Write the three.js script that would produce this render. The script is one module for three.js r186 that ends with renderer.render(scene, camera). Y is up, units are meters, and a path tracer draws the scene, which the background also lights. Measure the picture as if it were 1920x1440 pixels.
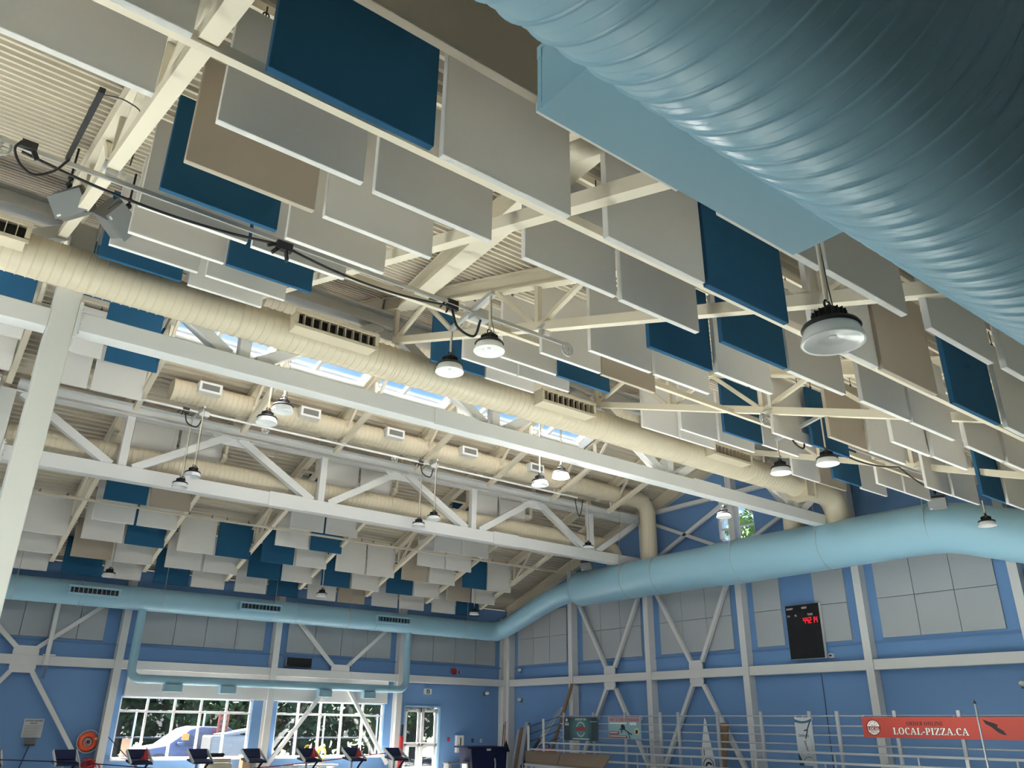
import * as THREE from 'three';
import { mergeGeometries } from 'three/addons/utils/BufferGeometryUtils.js';
import { RoundedBoxGeometry } from 'three/addons/geometries/RoundedBoxGeometry.js';

// ---------------------------------------------------------------- camera, sky, sun, exposure
const scene = new THREE.Scene();
const camera = new THREE.PerspectiveCamera(51.366, 4 / 3, 0.05, 400);
const EYE = new THREE.Vector3(-19.374, 1.612, 25.654);
camera.position.copy(EYE);
camera.up.set(-0.24803, 0.919306, 0.305545);
camera.lookAt(EYE.x + 0.555613, EYE.y + 0.393363, EYE.z - 0.732502);
const renderer = new THREE.WebGLRenderer({ antialias: true });
renderer.shadowMap.enabled = true;
renderer.toneMapping = THREE.LinearToneMapping;
renderer.toneMappingExposure = 1.35;
let seed = 7;
const rnd = () => { seed = (seed * 1664525 + 1013904223) >>> 0; return seed / 4294967296; };
const rr = (a, b) => a + (b - a) * rnd();
{ // a summer sky with thin broken cloud, the same all the way round
  const W = 512, H = 256, d = new Float32Array(W * H * 4);
  const P = []; for (let i = 0; i < 4096; i++) P.push(rnd());
  const n3 = (x, y, z) => {
    const f = Math.floor, X = f(x), Y = f(y), Z = f(z), s = (t) => t * t * (3 - 2 * t), u = s(x - X), v = s(y - Y), w = s(z - Z);
    const h = (i, j, k) => P[((i * 73 + j * 157 + k * 311) % 4096 + 4096) % 4096], L = (a, b, t) => a + (b - a) * t;
    return L(L(L(h(X, Y, Z), h(X + 1, Y, Z), u), L(h(X, Y + 1, Z), h(X + 1, Y + 1, Z), u), v), L(L(h(X, Y, Z + 1), h(X + 1, Y, Z + 1), u), L(h(X, Y + 1, Z + 1), h(X + 1, Y + 1, Z + 1), u), v), w);
  };
  for (let j = 0; j < H; j++) for (let i = 0; i < W; i++) {
    const el = ((j + 0.5) / H - 0.5) * Math.PI, az = (i / W) * 2 * Math.PI, c = Math.cos(el), y = Math.sin(el), x = c * Math.cos(az), z = c * Math.sin(az);
    const t = Math.pow(Math.max(0, y), 0.5);
    let col = [0.52 - 0.37 * t, 0.72 - 0.30 * t, 0.92 - 0.12 * t];
    if (y > 0.02) {
      const k = 2.2 / (y + 0.25); let a = 0, g = 1, q = 0;
      for (let o = 0; o < 4; o++) { a += g * n3(x * k * (1 << o) + 9, z * k * (1 << o) + 4, o * 7.3); q += g; g *= 0.55; }
      const m = Math.min(1, Math.max(0, (a / q - 0.55) * 4.5)) * 0.6;
      col = col.map((v, n) => v + ([1.0, 1.02, 1.05][n] - v) * m);
    } else col = [0.35, 0.36, 0.36];
    d.set([col[0], col[1], col[2], 1], (j * W + i) * 4);
  }
  const t = new THREE.DataTexture(d, W, H, THREE.RGBAFormat, THREE.FloatType);
  t.mapping = THREE.EquirectangularReflectionMapping; t.magFilter = t.minFilter = THREE.LinearFilter; t.needsUpdate = true;
  scene.background = t; scene.environment = t;
  scene.backgroundIntensity = 1.0; scene.environmentIntensity = 1.0;
}
const sun = new THREE.DirectionalLight(0xfff4ec, 66.0);
sun.position.set(-10, 60, -47).add(new THREE.Vector3(-12, 0, 14)); sun.target.position.set(-12, 0, 14);
sun.castShadow = true; sun.shadow.mapSize.set(4096, 4096);
Object.assign(sun.shadow.camera, { left: -35, right: 35, top: 35, bottom: -35, near: 1, far: 160 });
scene.add(sun, sun.target);

// ---------------------------------------------------------------- materials
const lin = (r, g, b) => new THREE.Color().setRGB(r, g, b);
const mat = (c, rough = 0.6, metal = 0, o = {}) => new THREE.MeshStandardMaterial({ color: Array.isArray(c) ? lin(...c) : c, roughness: rough, metalness: metal, ...o });
function noiseTexture(n, f) {
  const d = new Uint8Array(n * n * 4);
  for (let i = 0; i < n * n; i++) { const v = f(i % n, (i / n) | 0); d.set([v, v, v, 255], i * 4); }
  const t = new THREE.DataTexture(d, n, n); t.wrapS = t.wrapT = THREE.RepeatWrapping; t.magFilter = THREE.LinearFilter; t.minFilter = THREE.LinearMipmapLinearFilter; t.generateMipmaps = true; t.needsUpdate = true; return t;
}
const feltT = noiseTexture(256, () => 150 + 105 * rnd());
const grain = noiseTexture(128, () => 190 + 65 * rnd());
const felt = (c) => mat(c, 0.95, 0, { bumpMap: feltT, bumpScale: 0.0015 });
const M = {
  cream: mat([0.74, 0.665, 0.53], 0.55), deck: mat([0.66, 0.59, 0.475], 0.6), creamDuct: mat([0.66, 0.58, 0.44], 0.42),
  white: mat([0.74, 0.74, 0.73], 0.5), column: mat([0.70, 0.70, 0.67], 0.5), wall: mat([0.165, 0.325, 0.61], 0.7), ledge: mat([0.12, 0.25, 0.50], 0.6),
  wallPanel: felt([0.46, 0.49, 0.52]), ductBlue: mat([0.32, 0.555, 0.69], 0.33), feltWhite: felt([0.82, 0.80, 0.77]), feltBlue: felt([0.017, 0.105, 0.22]), feltTan: felt([0.50, 0.43, 0.345]),
  black: mat([0.012, 0.012, 0.014], 0.5), dark: mat([0.03, 0.03, 0.033], 0.6), grey: mat([0.15, 0.152, 0.148], 0.5), steel: mat([0.62, 0.63, 0.64], 0.3, 0.8), galv: mat([0.55, 0.55, 0.54], 0.4, 0.5),
  lens: mat([0.88, 0.88, 0.87], 0.2), prism: mat([0.60, 0.61, 0.62], 0.3), frontWall: mat([0.24, 0.25, 0.26], 0.8),
  glass: new THREE.MeshPhysicalMaterial({ color: lin(0.93, 0.96, 0.96), roughness: 0.02, transmission: 1, thickness: 0, ior: 1.45 }),
  vinyl: mat([0.80, 0.80, 0.79], 0.45), floor: mat([0.60, 0.60, 0.58], 0.5), water: mat([0.56, 0.62, 0.62], 0.15), asphalt: mat([0.06, 0.06, 0.062], 0.95),
  orange: mat([0.80, 0.10, 0.03], 0.5), red: mat([0.52, 0.025, 0.03], 0.5), brown: mat([0.19, 0.135, 0.095], 0.8), wood: mat([0.26, 0.16, 0.09], 0.8), navy: mat([0.008, 0.016, 0.075], 0.6), rail: mat([0.50, 0.53, 0.57], 0.4, 0.2),
  roofTop: mat([0.30, 0.31, 0.32], 0.8), conc: mat([0.42, 0.41, 0.39], 0.9),
};

// ---------------------------------------------------------------- helpers
const V = (x, y, z) => new THREE.Vector3(x, y, z);
const base = new WeakMap(), used = {};
const numbered = (n) => { const k = used[n] = (used[n] || 0) + 1; return k === 1 ? n : n + '_' + String(k - 1).padStart(3, '0'); };
function thing(name, label, category, p = [0, 0, 0], group, kind) {
  const o = new THREE.Group(); o.name = numbered(name); o.position.set(...p); base.set(o, V(...p));
  if (label) o.userData.label = label; if (category) o.userData.category = category; if (group) o.userData.group = group; if (kind) o.userData.kind = kind;
  scene.add(o); return o;
}
const structure = (name, p, label) => thing(name, label, null, p, null, 'structure');
const norm = (g) => { g = g.index ? g.toNonIndexed() : g; for (const k of Object.keys(g.attributes)) if (!['position', 'normal', 'uv'].includes(k)) g.deleteAttribute(k); return g; };
function mesh(name, geos, m, parent) { // geometries in world place, merged to one part
  geos = [geos].flat(); const g = geos.length > 1 ? mergeGeometries(geos.map(norm)) : geos[0].clone();
  const b = base.get(parent) || V(0, 0, 0); g.translate(-b.x, -b.y, -b.z);
  const o = new THREE.Mesh(g, m); o.name = name; o.castShadow = o.receiveShadow = true; base.set(o, b.clone()); parent.add(o); return o;
}
function solo(name, geos, m, label, category, p, group, kind) { // a thing of one mesh
  geos = [geos].flat(); const g = geos.length > 1 ? mergeGeometries(geos.map(norm)) : geos[0].clone(); g.translate(-p[0], -p[1], -p[2]);
  const o = new THREE.Mesh(g, m); o.name = numbered(name); o.position.set(...p); o.castShadow = o.receiveShadow = true;
  if (label) o.userData.label = label; if (category) o.userData.category = category; if (group) o.userData.group = group; if (kind) o.userData.kind = kind;
  base.set(o, V(...p)); scene.add(o); return o;
}
const box = (x, y, z, a, b, c) => new THREE.BoxGeometry(a, b, c).translate(x, y, z);
const rbox = (x, y, z, a, b, c, r = 0.01) => new RoundedBoxGeometry(a, b, c, 2, r).translate(x, y, z);
function frame(p, q, up = V(0, 1, 0)) { const d = q.clone().sub(p).normalize(); if (Math.abs(d.dot(up)) > 0.98) up = V(0, 0, 1); const x = V().crossVectors(up, d).normalize(), y = V().crossVectors(d, x); return { x, y, d, L: q.distanceTo(p), m: new THREE.Matrix4().makeBasis(x, y, d).setPosition(p.clone().add(q).multiplyScalar(0.5)) }; }
function bar(p, q, w, h, up, ox = 0, oy = 0) { const f = frame(p, q, up); return new THREE.BoxGeometry(w, h, f.L).translate(ox, oy, 0).applyMatrix4(f.m); }
const ibeam = (p, q, w, h, t = 0.02, up) => [bar(p, q, w, t, up, 0, h / 2 - t / 2), bar(p, q, w, t, up, 0, -h / 2 + t / 2), bar(p, q, t, h - 2 * t, up)];
function tube(p, q, r, s = 8) { const f = frame(p, q); return new THREE.CylinderGeometry(r, r, f.L, s).rotateX(Math.PI / 2).applyMatrix4(f.m); }
const curve = (pts, r, n = 32, s = 6) => new THREE.TubeGeometry(new THREE.CatmullRomCurve3(pts), n, r, s, false);
const lathe = (pts, s = 28) => new THREE.LatheGeometry(pts.map(([r, y]) => new THREE.Vector2(r, y)), s);
const word = (i) => ['first', 'second', 'third', 'fourth', 'fifth', 'sixth', 'seventh', 'eighth', 'ninth', 'tenth', 'eleventh', 'twelfth', 'thirteenth', 'fourteenth'][i];
function canvasTexture(w, h, draw) { const c = document.createElement('canvas'); c.width = w; c.height = h; const g = c.getContext('2d'); draw(g, w, h); const t = new THREE.CanvasTexture(c); t.colorSpace = THREE.SRGBColorSpace; return t; }

// ---------------------------------------------------------------- the building's lines (metres; the far right corner is x 0, z 0)
const RIDGE = 10.97;
const chord = (z) => 7.44 - 0.3333 * Math.abs(z - RIDGE) + 0.3333 * 3.92;   // underside of the joists' lower chords
const deckY = (z) => chord(z) + 0.9;
const XW = -32, ZS = 27.5;

// floor, pool, walls
{
  const f = structure('floor', [-15.6, 0, 13.4]);
  mesh('deck_tiles', [box(-15.6, -0.15, 1.1, 33.6, 0.3, 4.0), box(-15.6, -0.15, 25.1, 33.6, 0.3, 5.4), box(-1.6, -0.15, 12.75, 5.6, 0.3, 19.3), box(-31, -0.15, 12.75, 2.8, 0.3, 19.3)], M.floor, f);
  const w = structure('pool_water', [-17, -0.12, 12.75]);
  mesh('water', box(-17, -0.27, 12.75, 25.2, 0.3, 19.3), M.water, w);
}
{
  const sh = new THREE.Shape([[XW - 0.3, 0], [0.3, 0], [0.3, 5.75], [XW - 0.3, 5.75]].map((p) => new THREE.Vector2(...p)));
  const hole = (x0, x1, y0, y1) => sh.holes.push(new THREE.Path([[x0, y0], [x1, y0], [x1, y1], [x0, y1]].map((p) => new THREE.Vector2(...p))));
  hole(-13.40, -9.56, 0.62, 2.26); hole(-8.78, -4.96, 0.62, 2.26); hole(-4.2, -2.7, 0, 2.2); hole(-22.4, -18.9, 0.62, 2.26); hole(-27, -23.4, 0.62, 2.26);
  const w = structure('wall_back', [-16, 0, -0.3]);
  mesh('wall_surface', new THREE.ExtrudeGeometry(sh, { depth: 0.25, bevelEnabled: false }).translate(0, 0, -0.55), M.wall, w);
  const rows = [[-16.99, 4, -14.19], [-13.21, 4, -9.49], [-8.72, 4, -4.90], [-4.10, 4, -0.35], [-21.8, 4, -18], [-26.3, 4, -22.5]];
  for (const [x0, n, x1] of rows) for (let i = 0; i < n; i++) { const p = (x1 - x0) / n; mesh('panel', rbox(x0 + p * (i + 0.5), 4.155, -0.27, p - 0.014, 0.93, 0.05, 0.006), M.wallPanel, w); }
  mesh('wall_trim', [box(-15.9, 3.615, -0.285, 32, 0.05, 0.03)], M.ledge, w);
  mesh('window_header', [rbox(-9.15, 2.61, -0.23, 8.42, 0.74, 0.14, 0.01)], M.vinyl, w);
}
{
  const pts = [[-0.55, 0], [ZS + 0.3, 0], [ZS + 0.3, deckY(ZS + 0.3) + 0.1], [RIDGE, deckY(RIDGE) + 0.1], [-0.55, deckY(-0.55) + 0.1]];
  const sh = new THREE.Shape(pts.map(([z, y]) => new THREE.Vector2(-z, y)));
  const oc = []; for (let i = 0; i < 8; i++) { const a = (i + 0.5) * Math.PI / 4; oc.push(new THREE.Vector2(-10.9 + 0.72 * Math.cos(a), 7.2 + 0.72 * Math.sin(a))); }
  sh.holes.push(new THREE.Path(oc));
  const w = structure('wall_right', [0.3, 0, 12]);
  mesh('wall_surface', new THREE.ExtrudeGeometry(sh, { depth: 0.25, bevelEnabled: false }).rotateY(Math.PI / 2).translate(0.3, 0, 0), M.wall, w);
  const grid = [[0.37, 3, 3.2], [4.04, 3, 6.85], [7.67, 3, 10.48], [14.96, 3, 17.81], [18.65, 3, 21.5]];
  for (const [z0, n, z1] of grid) for (let i = 0; i < n; i++) for (let j = 0; j < 2; j++) { const p = (z1 - z0) / n; mesh('panel', rbox(0.27, 4.165 + 0.945 * j, z0 + p * (i + 0.5), 0.05, 0.932, p - 0.014, 0.006), M.wallPanel, w); }
  for (const [a, b] of [[11.28, 12.17], [13.22, 14.14]]) for (let j = 0; j < 2; j++) mesh('panel', rbox(0.27, 4.165 + 0.945 * j, (a + b) / 2, 0.05, 0.932, b - a, 0.006), M.wallPanel, w);
  mesh('wall_trim', [box(0.285, 3.615, 13, 0.03, 0.05, 26)], M.ledge, w);
  const wl = structure('wall_left', [XW, 0, 12]); const s2 = new THREE.Shape(pts.map(([z, y]) => new THREE.Vector2(-z, y)));
  mesh('wall_surface', new THREE.ExtrudeGeometry(s2, { depth: 0.25, bevelEnabled: false }).rotateY(Math.PI / 2).translate(XW - 0.3, 0, 0), M.wall, wl);
  const wf = structure('wall_front', [-16, 0, ZS]);
  mesh('wall_surface', box((XW + 0.3) / 2, 2.25, ZS + 0.15, 32.9, 4.5, 0.3), M.frontWall, wf);
  const n = structure('window_1', [0.42, 7.2, 10.9], 'octagonal window near the gable peak');                 // the octagon
  const ring = new THREE.Shape(oc.map((p) => p.clone())); ring.holes.push(new THREE.Path(oc.map((p) => new THREE.Vector2(-10.9 + (p.x + 10.9) * 0.93, 7.2 + (p.y - 7.2) * 0.93))));
  mesh('frame', [new THREE.ExtrudeGeometry(ring, { depth: 0.22, bevelEnabled: false }).rotateY(Math.PI / 2).translate(0.34, 0, 0), box(0.46, 7.2, 10.9, 0.05, 1.32, 0.05), box(0.46, 7.2, 10.9, 0.05, 0.05, 1.32)], M.white, n);
  const py = [0.335, -0.335]; for (const dy of py) for (const dz of py) mesh('pane', box(0.46, 7.2 + dy, 10.9 + dz, 0.008, 0.62, 0.62), M.glass, n);
}
// windows and doors of the back wall
function bigWindow(x0, x1, num) {
  const n = structure('window_' + num, [(x0 + x1) / 2, 0.63, -0.42]); const W = (x1 - x0) / 5, z = -0.42;
  mesh('frame', [box((x0 + x1) / 2, 2.235, z, x1 - x0, 0.05, 0.1), box((x0 + x1) / 2, 0.645, z, x1 - x0, 0.05, 0.1), box(x0 + 0.025, 1.44, z, 0.05, 1.6, 0.1), box(x1 - 0.025, 1.44, z, 0.05, 1.6, 0.1)], M.vinyl, n);
  for (let i = 1; i < 5; i++) mesh('mullion', box(x0 + W * i, 1.44, z, 0.055, 1.58, 0.09), M.vinyl, n);
  mesh('transom', box((x0 + x1) / 2, 1.86, z, x1 - x0, 0.055, 0.085), M.vinyl, n);
  for (let i = 0; i < 5; i++) { mesh('pane', box(x0 + W * (i + 0.5), 1.245, z, W - 0.05, 1.18, 0.008), M.glass, n); mesh('pane', box(x0 + W * (i + 0.5), 2.045, z, W - 0.05, 0.34, 0.008), M.glass, n); }
  mesh('sill', rbox((x0 + x1) / 2, 0.61, -0.26, x1 - x0 + 0.06, 0.04, 0.22, 0.008), M.vinyl, n);
}
bigWindow(-13.40, -9.56, 3); bigWindow(-8.78, -4.96, 4); bigWindow(-22.4, -18.9, 5); bigWindow(-27, -23.4, 6);
{
  const d = structure('door_1', [-3.45, 0, -0.4]);
  mesh('door_frame', [box(-4.17, 1.1, -0.36, 0.06, 2.2, 0.18), box(-2.73, 1.1, -0.36, 0.06, 2.2, 0.18), box(-3.45, 2.19, -0.36, 1.5, 0.06, 0.18)], mat([0.34, 0.55, 0.78], 0.5), d);
  for (const [a, b] of [[-4.13, -3.46], [-3.44, -2.77]]) {
    const c = (a + b) / 2, w = b - a;
    const l = mesh('door_leaf', [box(a + 0.06, 1.07, -0.38, 0.12, 2.12, 0.05), box(b - 0.06, 1.07, -0.38, 0.12, 2.12, 0.05), box(c, 2.07, -0.38, w, 0.12, 0.05), box(c, 0.97, -0.38, w, 0.14, 0.05), box(c, 0.15, -0.38, w, 0.28, 0.05)], M.vinyl, d);
    mesh('pane', box(c, 1.52, -0.38, w - 0.22, 1.0, 0.008), M.glass, l); mesh('pane', box(c, 0.59, -0.38, w - 0.22, 0.64, 0.008), M.glass, l);
    mesh('panic_bar', [tube(V(a + 0.05, 0.97, -0.3), V(b - 0.05, 0.97, -0.3), 0.018), box(a + 0.06, 0.97, -0.325, 0.06, 0.08, 0.07), box(b - 0.06, 0.97, -0.325, 0.06, 0.08, 0.07)], M.grey, l);
    mesh('door_closer', [box(c - 0.05, 2.1, -0.33, 0.26, 0.06, 0.06), bar(V(c + 0.08, 2.14, -0.32), V(c - 0.12, 2.14, -0.2), 0.02, 0.015)], M.galv, l);
  }
}

// ---------------------------------------------------------------- roof deck and skylight
function deckStrip(z0, z1, x0, x1, parent) { // ribbed steel deck, flutes along x
  const pos = [], idx = [], p = 0.152, n = Math.ceil(Math.abs(z1 - z0) / p), prof = [];
  for (let i = 0; i < n; i++) for (const [f, h] of [[0, 0], [0.32, 0], [0.44, 0.07], [0.88, 0.07]]) { const z = z0 + Math.sign(z1 - z0) * (i + f) * p; prof.push([z, deckY(z) + h]); }
  prof.push([z1, deckY(z1)]);
  for (const [z, y] of prof) pos.push(x0, y, z, x1, y, z);
  for (let i = 0; i < prof.length - 1; i++) { const a = 2 * i; idx.push(a, a + 2, a + 1, a + 1, a + 2, a + 3); }
  const g = new THREE.BufferGeometry(); g.setAttribute('position', new THREE.Float32BufferAttribute(pos, 3)); g.setAttribute('uv', new THREE.Float32BufferAttribute(new Float32Array(pos.length / 3 * 2), 2)); g.setIndex(idx);
  const h = g.toNonIndexed(); h.computeVertexNormals(); mesh('roof_deck', h, M.deck, parent);
  const y = (z) => deckY(z) + 0.175;
  mesh('roof_slab', bar(V((x0 + x1) / 2, y(z0), z0), V((x0 + x1) / 2, y(z1), z1), Math.abs(x1 - x0), 0.18, V(0, 1, 0)), M.roofTop, parent);
}
{
  const c = structure('ceiling', [-16, 7, 12]);
  deckStrip(9.22, -0.9, XW - 0.3, 0.55, c); deckStrip(12.72, ZS + 0.5, XW - 0.3, 0.55, c);
  for (const [a, b] of [[-4.55, 0.55], [-19.6, -16.25], [XW - 0.3, -31]]) { deckStrip(RIDGE, 9.22, a, b, c); deckStrip(RIDGE, 12.72, a, b, c); }
  mesh('ridge_cap', ibeam(V(XW, deckY(RIDGE) - 0.16, RIDGE), V(0.3, deckY(RIDGE) - 0.16, RIDGE), 0.2, 0.26), M.cream, c);
  let k = 7;
  for (const [x0, x1, n] of [[-16.25, -4.55, 10], [-31, -19.6, 10]]) {
    const s = structure('window_' + k++, [(x0 + x1) / 2, 9, RIDGE]); const W = (x1 - x0) / n;
    const yy = (z) => deckY(z) + 0.1;
    for (const sg of [-1, 1]) {
      const e = RIDGE + sg * 1.75, P = (x, z, o = 0) => V(x, yy(z) + o, z);
      mesh('curb', [bar(V(x0, yy(e) - 0.03, e), V(x1, yy(e) - 0.03, e), 0.06, 0.17)], M.white, s);
      mesh('purlin', [tube(V(x0, yy(e) - 0.05, e - sg * 0.1), V(x1, yy(e) - 0.05, e - sg * 0.1), 0.055, 12)], M.white, s);
      for (let i = 0; i <= n; i++) mesh('rafter', bar(P(x0 + W * i, e), P(x0 + W * i, RIDGE), 0.08, 0.1), M.white, s);
      for (let i = 0; i < n; i++) { mesh('pane', bar(P(x0 + W * (i + 0.5), e, 0.03), P(x0 + W * (i + 0.5), RIDGE, 0.03), W - 0.09, 0.012), M.glass, s); }
    }
    mesh('ridge_bar', [box((x0 + x1) / 2, yy(RIDGE) + 0.02, RIDGE, x1 - x0, 0.1, 0.12)], M.white, s);
    for (const x of [x0 - 0.02, x1 + 0.02]) { const q = new THREE.Shape([[-RIDGE - 1.75, yy(RIDGE + 1.75) - 0.3], [-RIDGE, yy(RIDGE) - 0.3], [-RIDGE + 1.75, yy(RIDGE - 1.75) - 0.3], [-RIDGE + 1.75, yy(RIDGE - 1.75)], [-RIDGE, yy(RIDGE) + 0.06], [-RIDGE - 1.75, yy(RIDGE + 1.75)]].map((p) => new THREE.Vector2(...p))); mesh('end_upstand', new THREE.ExtrudeGeometry(q, { depth: 0.05, bevelEnabled: false }).rotateY(Math.PI / 2).translate(x - 0.025, 0, 0), M.white, s); }
  }
  for (const x of [0.22, XW + 0.1]) { // the sloping beam along the top of each gable wall
    const r = structure('trim_' + (x > 0 ? 1 : 2), [x, 6, RIDGE]);
    mesh('rake_beam', [...ibeam(V(x, deckY(-0.3) - 0.22, -0.3), V(x, deckY(RIDGE) - 0.22, RIDGE), 0.2, 0.4), ...ibeam(V(x, deckY(RIDGE) - 0.22, RIDGE), V(x, deckY(ZS) - 0.22, ZS), 0.2, 0.4)], M.cream, r);
  }
}

// ---------------------------------------------------------------- columns, wall beams and braces
const colOn = (n) => structure('column', n);
for (let k = 0; k < 8; k++) { const x = -4.57 * k - (k ? 0 : 0.03); const c = colOn([x, 0, -0.1]); mesh('flange', [box(x, 2.72, -0.015, 0.2, 5.44, 0.03), box(x, 2.72, -0.285, 0.2, 5.44, 0.03)], M.white, c); mesh('web', box(x, 2.72, -0.15, 0.05, 5.44, 0.24), M.white, c); }
for (let k = 0; k < 8; k++) { const z = 3.6576 * k + (k ? 0 : 0.06), h = deckY(z) - 0.42; const c = colOn([0, 0, z]); mesh('flange', [box(0.015, h / 2, z, 0.03, h, 0.2)], M.white, c); mesh('web', box(0.16, h / 2, z, 0.26, h, 0.17), M.white, c); }
for (const z of [7.31, 14.63]) { const c = colOn([-18.45, 0, z]); mesh('shaft', rbox(-18.45, 3.92, z, 0.3, 7.84, 0.32, 0.015), M.column, c); mesh('base_plate', box(-18.45, 0.02, z, 0.5, 0.04, 0.5), M.column, c); }
for (let k = 0; k < 7; k++) { const a = -4.57 * k - 0.09, b = -4.57 * (k + 1) + 0.09; solo('wall_beam', ibeamX(a, b), M.white, null, null, [(a + b) / 2, 2.97, -0.1], null, 'structure'); }
function ibeamX(a, b) { return [rbox((a + b) / 2, 3.08, -0.12, Math.abs(b - a), 0.24, 0.2, 0.01)]; }
for (let k = 0; k < 7; k++) { const a = 3.6576 * k + 0.1, b = 3.6576 * (k + 1) - 0.1; solo('wall_beam', [rbox(0.13, 3.08, (a + b) / 2, 0.2, 0.24, b - a, 0.01)], M.white, null, null, [0.1, 2.97, (a + b) / 2], null, 'structure'); }
function wallBrace(label, c, hub, ends, onX) { // hub plate with arms; (u, y) on the wall, u = x or z
  const at = (u, y) => onX ? V(u, y, -0.1) : V(0.13, y, u);
  const t = thing('cross_brace', label, 'brace', onX ? [c[0], 2.7, 0] : [0, 2.7, c[0]], 'steel cross braces on the blue walls');
  const [w, h] = hub, s = new THREE.Shape([[-w * 0.82, -h], [w * 0.82, -h], [w, -h * 0.7], [w, h * 0.7], [w * 0.82, h], [-w * 0.82, h], [-w, h * 0.7], [-w, -h * 0.7]].map((p) => new THREE.Vector2(...p)));
  const g = new THREE.ExtrudeGeometry(s, { depth: 0.04, bevelEnabled: false });
  mesh('gusset_plate', onX ? g.translate(c[0], c[1], -0.07) : g.rotateY(Math.PI / 2).translate(0.06, c[1], c[0]), M.white, t);
  for (const [u, y, su, sy] of ends) mesh('brace_arm', bar(at(c[0] + su * w * 0.82, c[1] + sy * h * 0.9), at(u, y), 0.11, 0.11, onX ? V(0, 0, 1) : V(1, 0, 0)), M.white, t);
}
wallBrace('steel cross brace left of the windows, above the diving board rules sign', [-16.05, 3.09], [0.31, 0.34], [[-18.0, 4.95, -1, 1], [-14.0, 4.95, 1, 1], [-17.9, 0.5, -1, -1], [-14.1, 0.4, 1, -1]], true);
wallBrace('steel cross brace standing across the right-hand window of the window wall', [-6.86, 3.1], [0.33, 0.3], [[-8.75, 4.95, -1, 1], [-4.85, 4.95, 1, 1], [-9.0, 0.4, -1, -1], [-4.85, 0.4, 1, -1]], true);
wallBrace('steel cross brace on the gable wall above the two scuba banners', [5.51, 3.09], [0.25, 0.37], [[3.95, 5.7, -1, 1], [7.05, 5.75, 1, 1], [3.95, 0.5, -1, -1], [7.05, 0.5, 1, -1]], false);
wallBrace('steel cross brace on the gable wall above the white sail sign', [9.16, 3.09], [0.25, 0.36], [[7.6, 5.75, -1, 1], [10.65, 5.8, 1, 1], [7.65, 0.5, -1, -1], [10.65, 0.5, 1, -1]], false);
function xBrace(label, z0, z1, ya, yb, yt) {
  const t = thing('cross_brace', label, 'brace', [0, ya, (z0 + z1) / 2], 'steel cross braces on the blue walls');
  const up = V(1, 0, 0), A = (z, y) => V(0.06, y, z);
  mesh('brace_arm', bar(A(z0, ya), A(z1, yb), 0.1, 0.1, up), M.white, t); mesh('brace_arm', bar(A(z0, yb), A(z1, ya), 0.1, 0.1, up), M.white, t);
  mesh('strut', bar(A(z0, yt), A(z1, yt), 0.12, 0.14, up), M.white, t);
  for (const [z, y] of [[z0, ya], [z1, ya], [z0, yb], [z1, yb]]) mesh('gusset_plate', box(0.0, y, z + (z === z0 ? 0.12 : -0.12), 0.03, 0.3, 0.34), M.white, t);
}
xBrace('slim steel cross brace high on the gable, before the octagonal window on the left', 7.4, 10.88, 6.42, 7.95, 8.12);
xBrace('slim steel cross brace high on the gable, behind the round cream riser ducts', 11.06, 14.5, 6.42, 7.95, 8.12);
{
  const t = thing('downpipe', 'thin grey rainwater pipe before the left brace of the window wall', 'pipe', [-15.55, 2.6, -0.05]);
  mesh('pipe', tube(V(-15.55, 2.95, 0.1), V(-15.55, 5.2, 0.1), 0.055, 14), M.white, t); mesh('clear_end', tube(V(-15.55, 2.6, 0.1), V(-15.55, 2.95, 0.1), 0.056, 14), mat([0.12, 0.2, 0.32], 0.3), t); mesh('clamp', box(-15.5, 3.22, 0.06, 0.3, 0.03, 0.12), M.white, t);
}

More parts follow.
